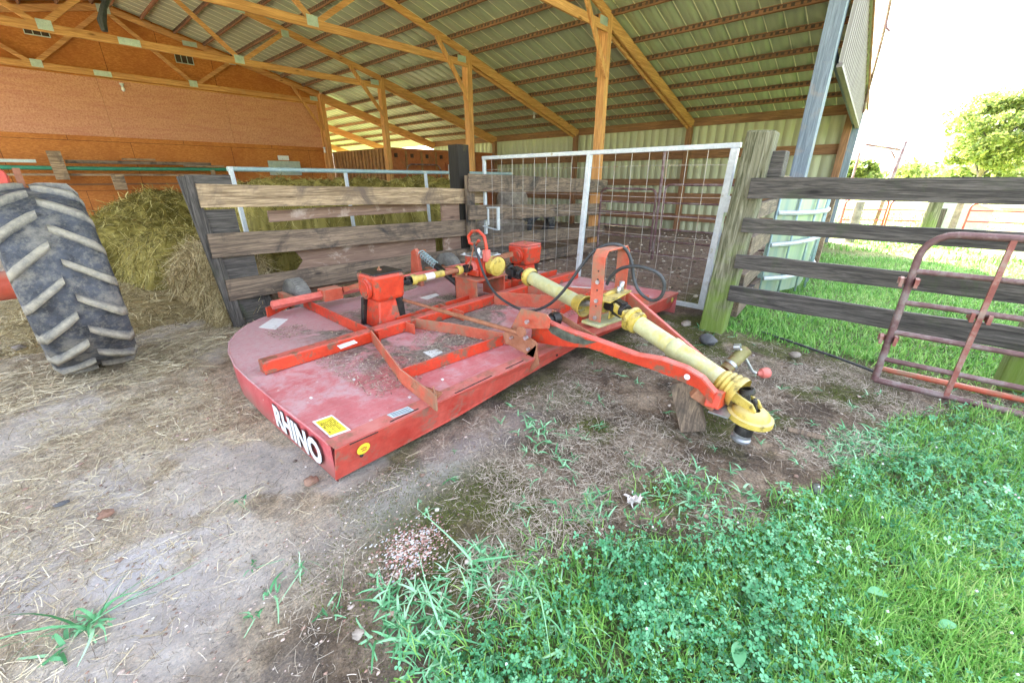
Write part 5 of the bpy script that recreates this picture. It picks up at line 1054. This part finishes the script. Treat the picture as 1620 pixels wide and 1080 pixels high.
pebbles('gravel_patch', 15000, lambda x, y: np.exp(-(((x-gc.x)*.9+(y-gc.y)*.5)/.13)**2-(((y-gc.y)*.95-(x-gc.x)*.35)/.095)**2)*1.3*(.4+.6*(fbm(x, y, 9, 3) > .42)), .0022, .0075, None, 'patch of pinkish grey gravel in the foreground dirt', gc.x-.4, gc.x+.4, gc.y-.35, gc.y+.35, MAT['gravel'])
# clippings on the deck
x = RNG.uniform(1.1, 4.3, 26000); y = RNG.uniform(2.1, 3.9, 26000); k = (fbm(x, y, 2.3, 4) > .5) & (RNG.random(26000) < sstep(.5, .62, fbm(x, y, 2.3, 4))) & ~((abs(y-3.0) < .06)) & ~((abs(x-1.93) < .16) & (abs(y-3.27) < .16)) & ~((abs(x-3.12) < .25) & (abs(y-3.2) < .22))
x = x[k]; y = y[k]; k = len(x); V, F_, pv = strips(np.stack([x, y, np.full(k, DZ+.003)+RNG.uniform(0, .008, k)], 1), dirs(k, -.05, .3), RNG.uniform(.006, .03, k), RNG.uniform(.002, .005, k), np.zeros(k), 1, None, None, False)
cl = arr_mesh('clippings', V, F_, MAT['thatch'], mw, {'rnd': np.repeat(RNG.random(k)*.9, pv)}); cl['kind'] = 'stuff'
# hay: irregular mounds with strands
def hay(name, cx, cy, sx, sy, h, lab, m='hay', n=6000, l=(.06, .2), w=.004, e=.35, boxy=4, grp=None):
    U = 80; u = np.linspace(-1, 1, U); A, B = np.meshgrid(u, u)
    prof = np.clip(1-np.abs(A)**boxy, 0, 1)**e*np.clip(1-np.abs(B)**boxy, 0, 1)**e
    X = cx+A*sx+(fbm(A*2+cx, B*2+cy, 2, 3)-.5)*.25*sx*0+(fbm(B*sy+cx, A*sx, 2.2, 3)-.5)*.3; Y = cy+B*sy+(fbm(A*sx+cy*3, B*sy, 2.2, 3)-.5)*.3
    hf = lambda A, B: h*np.clip(1-np.abs(A)**boxy, 0, 1)**e*np.clip(1-np.abs(B)**boxy, 0, 1)**e*(.74+.36*fbm(A*sx*1.0+cx, B*sy+cy, 1.6, 4)+.16*fbm(A*sx+cx, B*sy+cy, 7, 3))
    Z = hf(A, B)-.02; idx = np.arange(U*U).reshape(U, U); Fq = np.stack([idx[:-1, :-1].ravel(), idx[:-1, 1:].ravel(), idx[1:, 1:].ravel(), idx[1:, :-1].ravel()], 1)
    n = int(n*1.7); i = RNG.integers(0, U-1, n*3); j = RNG.integers(0, U-1, n*3)
    P00 = np.stack([X[i, j], Y[i, j], Z[i, j]], 1); P10 = np.stack([X[i, j+1], Y[i, j+1], Z[i, j+1]], 1); P01 = np.stack([X[i+1, j], Y[i+1, j], Z[i+1, j]], 1)
    ar_ = np.linalg.norm(np.cross(P10-P00, P01-P00), axis=1); kk = RNG.random(n*3) < ar_/np.percentile(ar_, 96); P00, P10, P01 = P00[kk][:n], P10[kk][:n], P01[kk][:n]
    a = RNG.random((len(P00), 1)); b = RNG.random((len(P00), 1)); P_ = P00+(P10-P00)*a+(P01-P00)*b; nn = np.cross(P10-P00, P01-P00); nn /= np.maximum(np.linalg.norm(nn, axis=1, keepdims=True), 1e-6); nn *= np.sign(nn[:, 2:3]+1e-9)
    D = RNG.normal(0, 1, (len(P_), 3)); D -= nn*(D*nn).sum(1, keepdims=True)*.75; D /= np.linalg.norm(D, axis=1, keepdims=True)
    V2, F2, pv = strips(P_+nn*.005, D, RNG.uniform(*l, len(P_)), RNG.uniform(w*.6, w*1.4, len(P_)), RNG.uniform(.05, .5, len(P_)), 3, RNG.normal(0, .3, (len(P_), 2)), None, False)
    V = np.concatenate([np.stack([X.ravel(), Y.ravel(), Z.ravel()], 1), V2]); rn = np.concatenate([np.clip(.05+.75*fbm(X.ravel()+Z.ravel(), Y.ravel()+Z.ravel()*2, 14, 3), 0, 1), np.repeat(RNG.random(len(P_)), pv)])
    return tag(arr_mesh(name, V, np.concatenate([Fq, F2+U*U]), MAT[m], None, {'rnd': rn}), lab, 'hay', grp)
G_ = 'loose hay heaps at the left of the barn'
hay('hay_heap', 1.42, 6.1, .42, .9, .78, 'pale shaggy hay bale right beside the end of the board fence', 'haypale', 9000, (.08, .25), .005, .4, 3, G_)
hay('hay_heap', 1.45, 7.9, .75, .9, .72, 'middle hay heap behind the shaggy bale', 'hay', 9000, (.08, .25), .006, .35, 4, G_)
hay('hay_heap', 1.1, 9.8, .85, .9, .85, 'flat-topped hay heap in the middle of the left hay pile', 'hay', 8000, (.08, .25), .007, .3, 5, G_)
hay('hay_heap', 2.2, 12.2, 1.5, 1.4, 1.2, 'tallest hay heap against the end wall at the left', 'hay', 9000, (.1, .3), .01, .5, 3, G_)
hay('hay_heap', 3.4, 8.6, 1.25, 1.3, 1.38, 'long hay stack behind the pale blue rail, left part', 'hay', 14000, (.08, .25), .007, .22, 6, 'hay stacked behind the pale blue rail')
hay('hay_heap', 5.9, 8.7, 1.5, 1.3, 1.4, 'long hay stack behind the pale blue rail, right part', 'hay', 14000, (.08, .25), .008, .22, 6, 'hay stacked behind the pale blue rail')
hay('hay_heap', 4.9, 11.4, 2.6, 1.5, 1.3, 'back row of hay behind the rail stack', 'hay', 6000, (.1, .3), .01, .3, 6, 'hay stacked behind the pale blue rail')
hay('hay_spill', .5, 7.2, 1.1, 1.6, .17, 'loose hay spilled on the floor in the entrance', 'haypale', 9000, (.08, .22), .005, .8, 2, G_)
# ------------------------------------------------------------------ trees
MAT['leafy'] = leafmat('tree_leaves', [(0, (.08, .13, .03)), (.5, (.2, .27, .06)), (1, (.42, .42, .14))], .4)
MAT['bark'] = plain('grey_bark', (.1, .085, .07), (.2, .17, .14), 12, .9, 0, .5)
def tree(x, y, h, r, nleaf, lab, ls=.16, cb_=.25, grp='trees beyond the yard', nb=34, zs=.62, holes=.5):
    t = thing('broadleaf_tree', (x, y, -.3), lab, 'tree', grp); b = MB(); top = h*.8
    tp_ = [Vector((x+random.uniform(-.1, .1)*i*.3, y+random.uniform(-.1, .1)*i*.3, -.3+top*i/5)) for i in range(6)]
    b.tube(tp_, [h*.028*(1-i*.15) for i in range(6)], 9); cl_ = []
    cz = h*(cb_+(1-cb_)/2); rz = h*(1-cb_)/2
    for k in range(nb):
        a = random.uniform(0, 6.28); e = random.uniform(-.75, 1); rr = r*math.sqrt(1-min(.95, abs(e))**2)*random.uniform(.45, 1)
        p = Vector((x+math.cos(a)*rr, y+math.sin(a)*rr, cz+e*rz*.86)); s_ = tp_[min(5, max(1, int((p.z/h)*5)))]
        if k < 16: m_ = s_.lerp(p, .5)+Vector((0, 0, .1*r)); b.tube([s_, m_, p], [h*.011, h*.007, h*.003], 6)
        cl_.append((p, random.uniform(.22, .4)*r))
    b.build('trunk', MAT['bark'], t)
    per = nleaf//len(cl_); P_ = []
    for p, s_ in cl_:
        q = RNG.normal(0, 1, (per, 3)); q /= np.linalg.norm(q, axis=1, keepdims=True); q *= (RNG.random((per, 1))**.45)*s_*[1, 1, zs]; P_.append(q+np.array(p))
    P_ = np.concatenate(P_); P_ = P_[fbm(P_[:, 0]*1.1+P_[:, 2]*.7, P_[:, 1]*1.1+P_[:, 2], 1.3/max(r, 1)*3, 3) > holes-.1]; k = len(P_)
    e1 = RNG.normal(0, 1, (k, 3)); e1 /= np.linalg.norm(e1, axis=1, keepdims=True); e2 = np.cross(e1, RNG.normal(0, 1, (k, 3))); e2 /= np.linalg.norm(e2, axis=1, keepdims=True)
    s_ = (RNG.uniform(.5, 1.2, k)*ls)[:, None]; V = np.stack([P_-e1*s_, P_+e2*s_*.45, P_+e1*s_, P_-e2*s_*.45], 1).reshape(-1, 3)
    arr_mesh('crown', V, np.arange(4*k).reshape(-1, 4), MAT['leafy'], t, {'rnd': np.repeat(np.clip(RNG.random(k)*.8+.1, 0, 1), 4)})
tree(34, -3.1, 5.4, 2.5, 26000, 'big round sunlit tree standing right beyond the yard', .12, nb=46)
tree(42, -12.5, 6.5, 4., 9000, 'tree at the far right edge of the yard', .22)
tree(52, 3.6, 2.9, 2., 6000, 'low distant tree just right of the barn corner', .28, .1)
for i, (x, y, h, r, l) in enumerate(((60, 8, 2., 4, 'first distant bush left of the shed line'), (62, -1, 2.4, 5, 'distant bush seen behind the red gates'), (60, -8, 2.6, 5, 'distant bush behind the pale shed'), (64, -16, 3, 6, 'distant bush behind the far right gate'), (58, -25, 5, 6, 'farthest right distant bush'), (62, 18, 3, 6, 'distant bush hidden mostly by the barn'))):
    tree(x, y, h, r, 5000, l, .35, .03, 'distant bushes along the field edge', 20)
# ------------------------------------------------------------------ light
EL, AZD = 40., Vector((.75, .66, 0)).normalized()
sd_ = Vector((AZD.x*math.cos(R(EL)), AZD.y*math.cos(R(EL)), math.sin(R(EL))))
sun = bpy.data.lights.new('sun', 'SUN'); sun.energy = 4.5; sun.angle = R(.5); sun.color = (1, .95, .86)
so = bpy.data.objects.new('sun', sun); C.objects.link(so); so.rotation_euler = sd_.to_track_quat('Z', 'Y').to_euler(); so.location = (0, 0, 30)
wd = bpy.data.worlds.new('World'); sc.world = wd; wd.use_nodes = True; nt = wd.node_tree; bg = nt.nodes['Background']
sky = nt.nodes.new('ShaderNodeTexSky'); sky.sky_type = 'NISHITA'; sky.sun_disc = False; sky.sun_elevation = R(EL); sky.sun_rotation = math.atan2(AZD.x, AZD.y); sky.dust_density = 4; sky.air_density = 1; sky.ozone_density = 1
hs_ = nt.nodes.new('ShaderNodeHueSaturation'); hs_.inputs['Saturation'].default_value = .5; nt.links.new(sky.outputs[0], hs_.inputs['Color']); nt.links.new(hs_.outputs[0], bg.inputs['Color'])
bg.inputs['Strength'].default_value = .15
vs_ = sc.view_settings; vs_.view_transform = 'Standard'; vs_.look = 'None'; vs_.exposure = 3.4; vs_.gamma = 1
sc.cycles.max_bounces = 10; sc.cycles.diffuse_bounces = 6
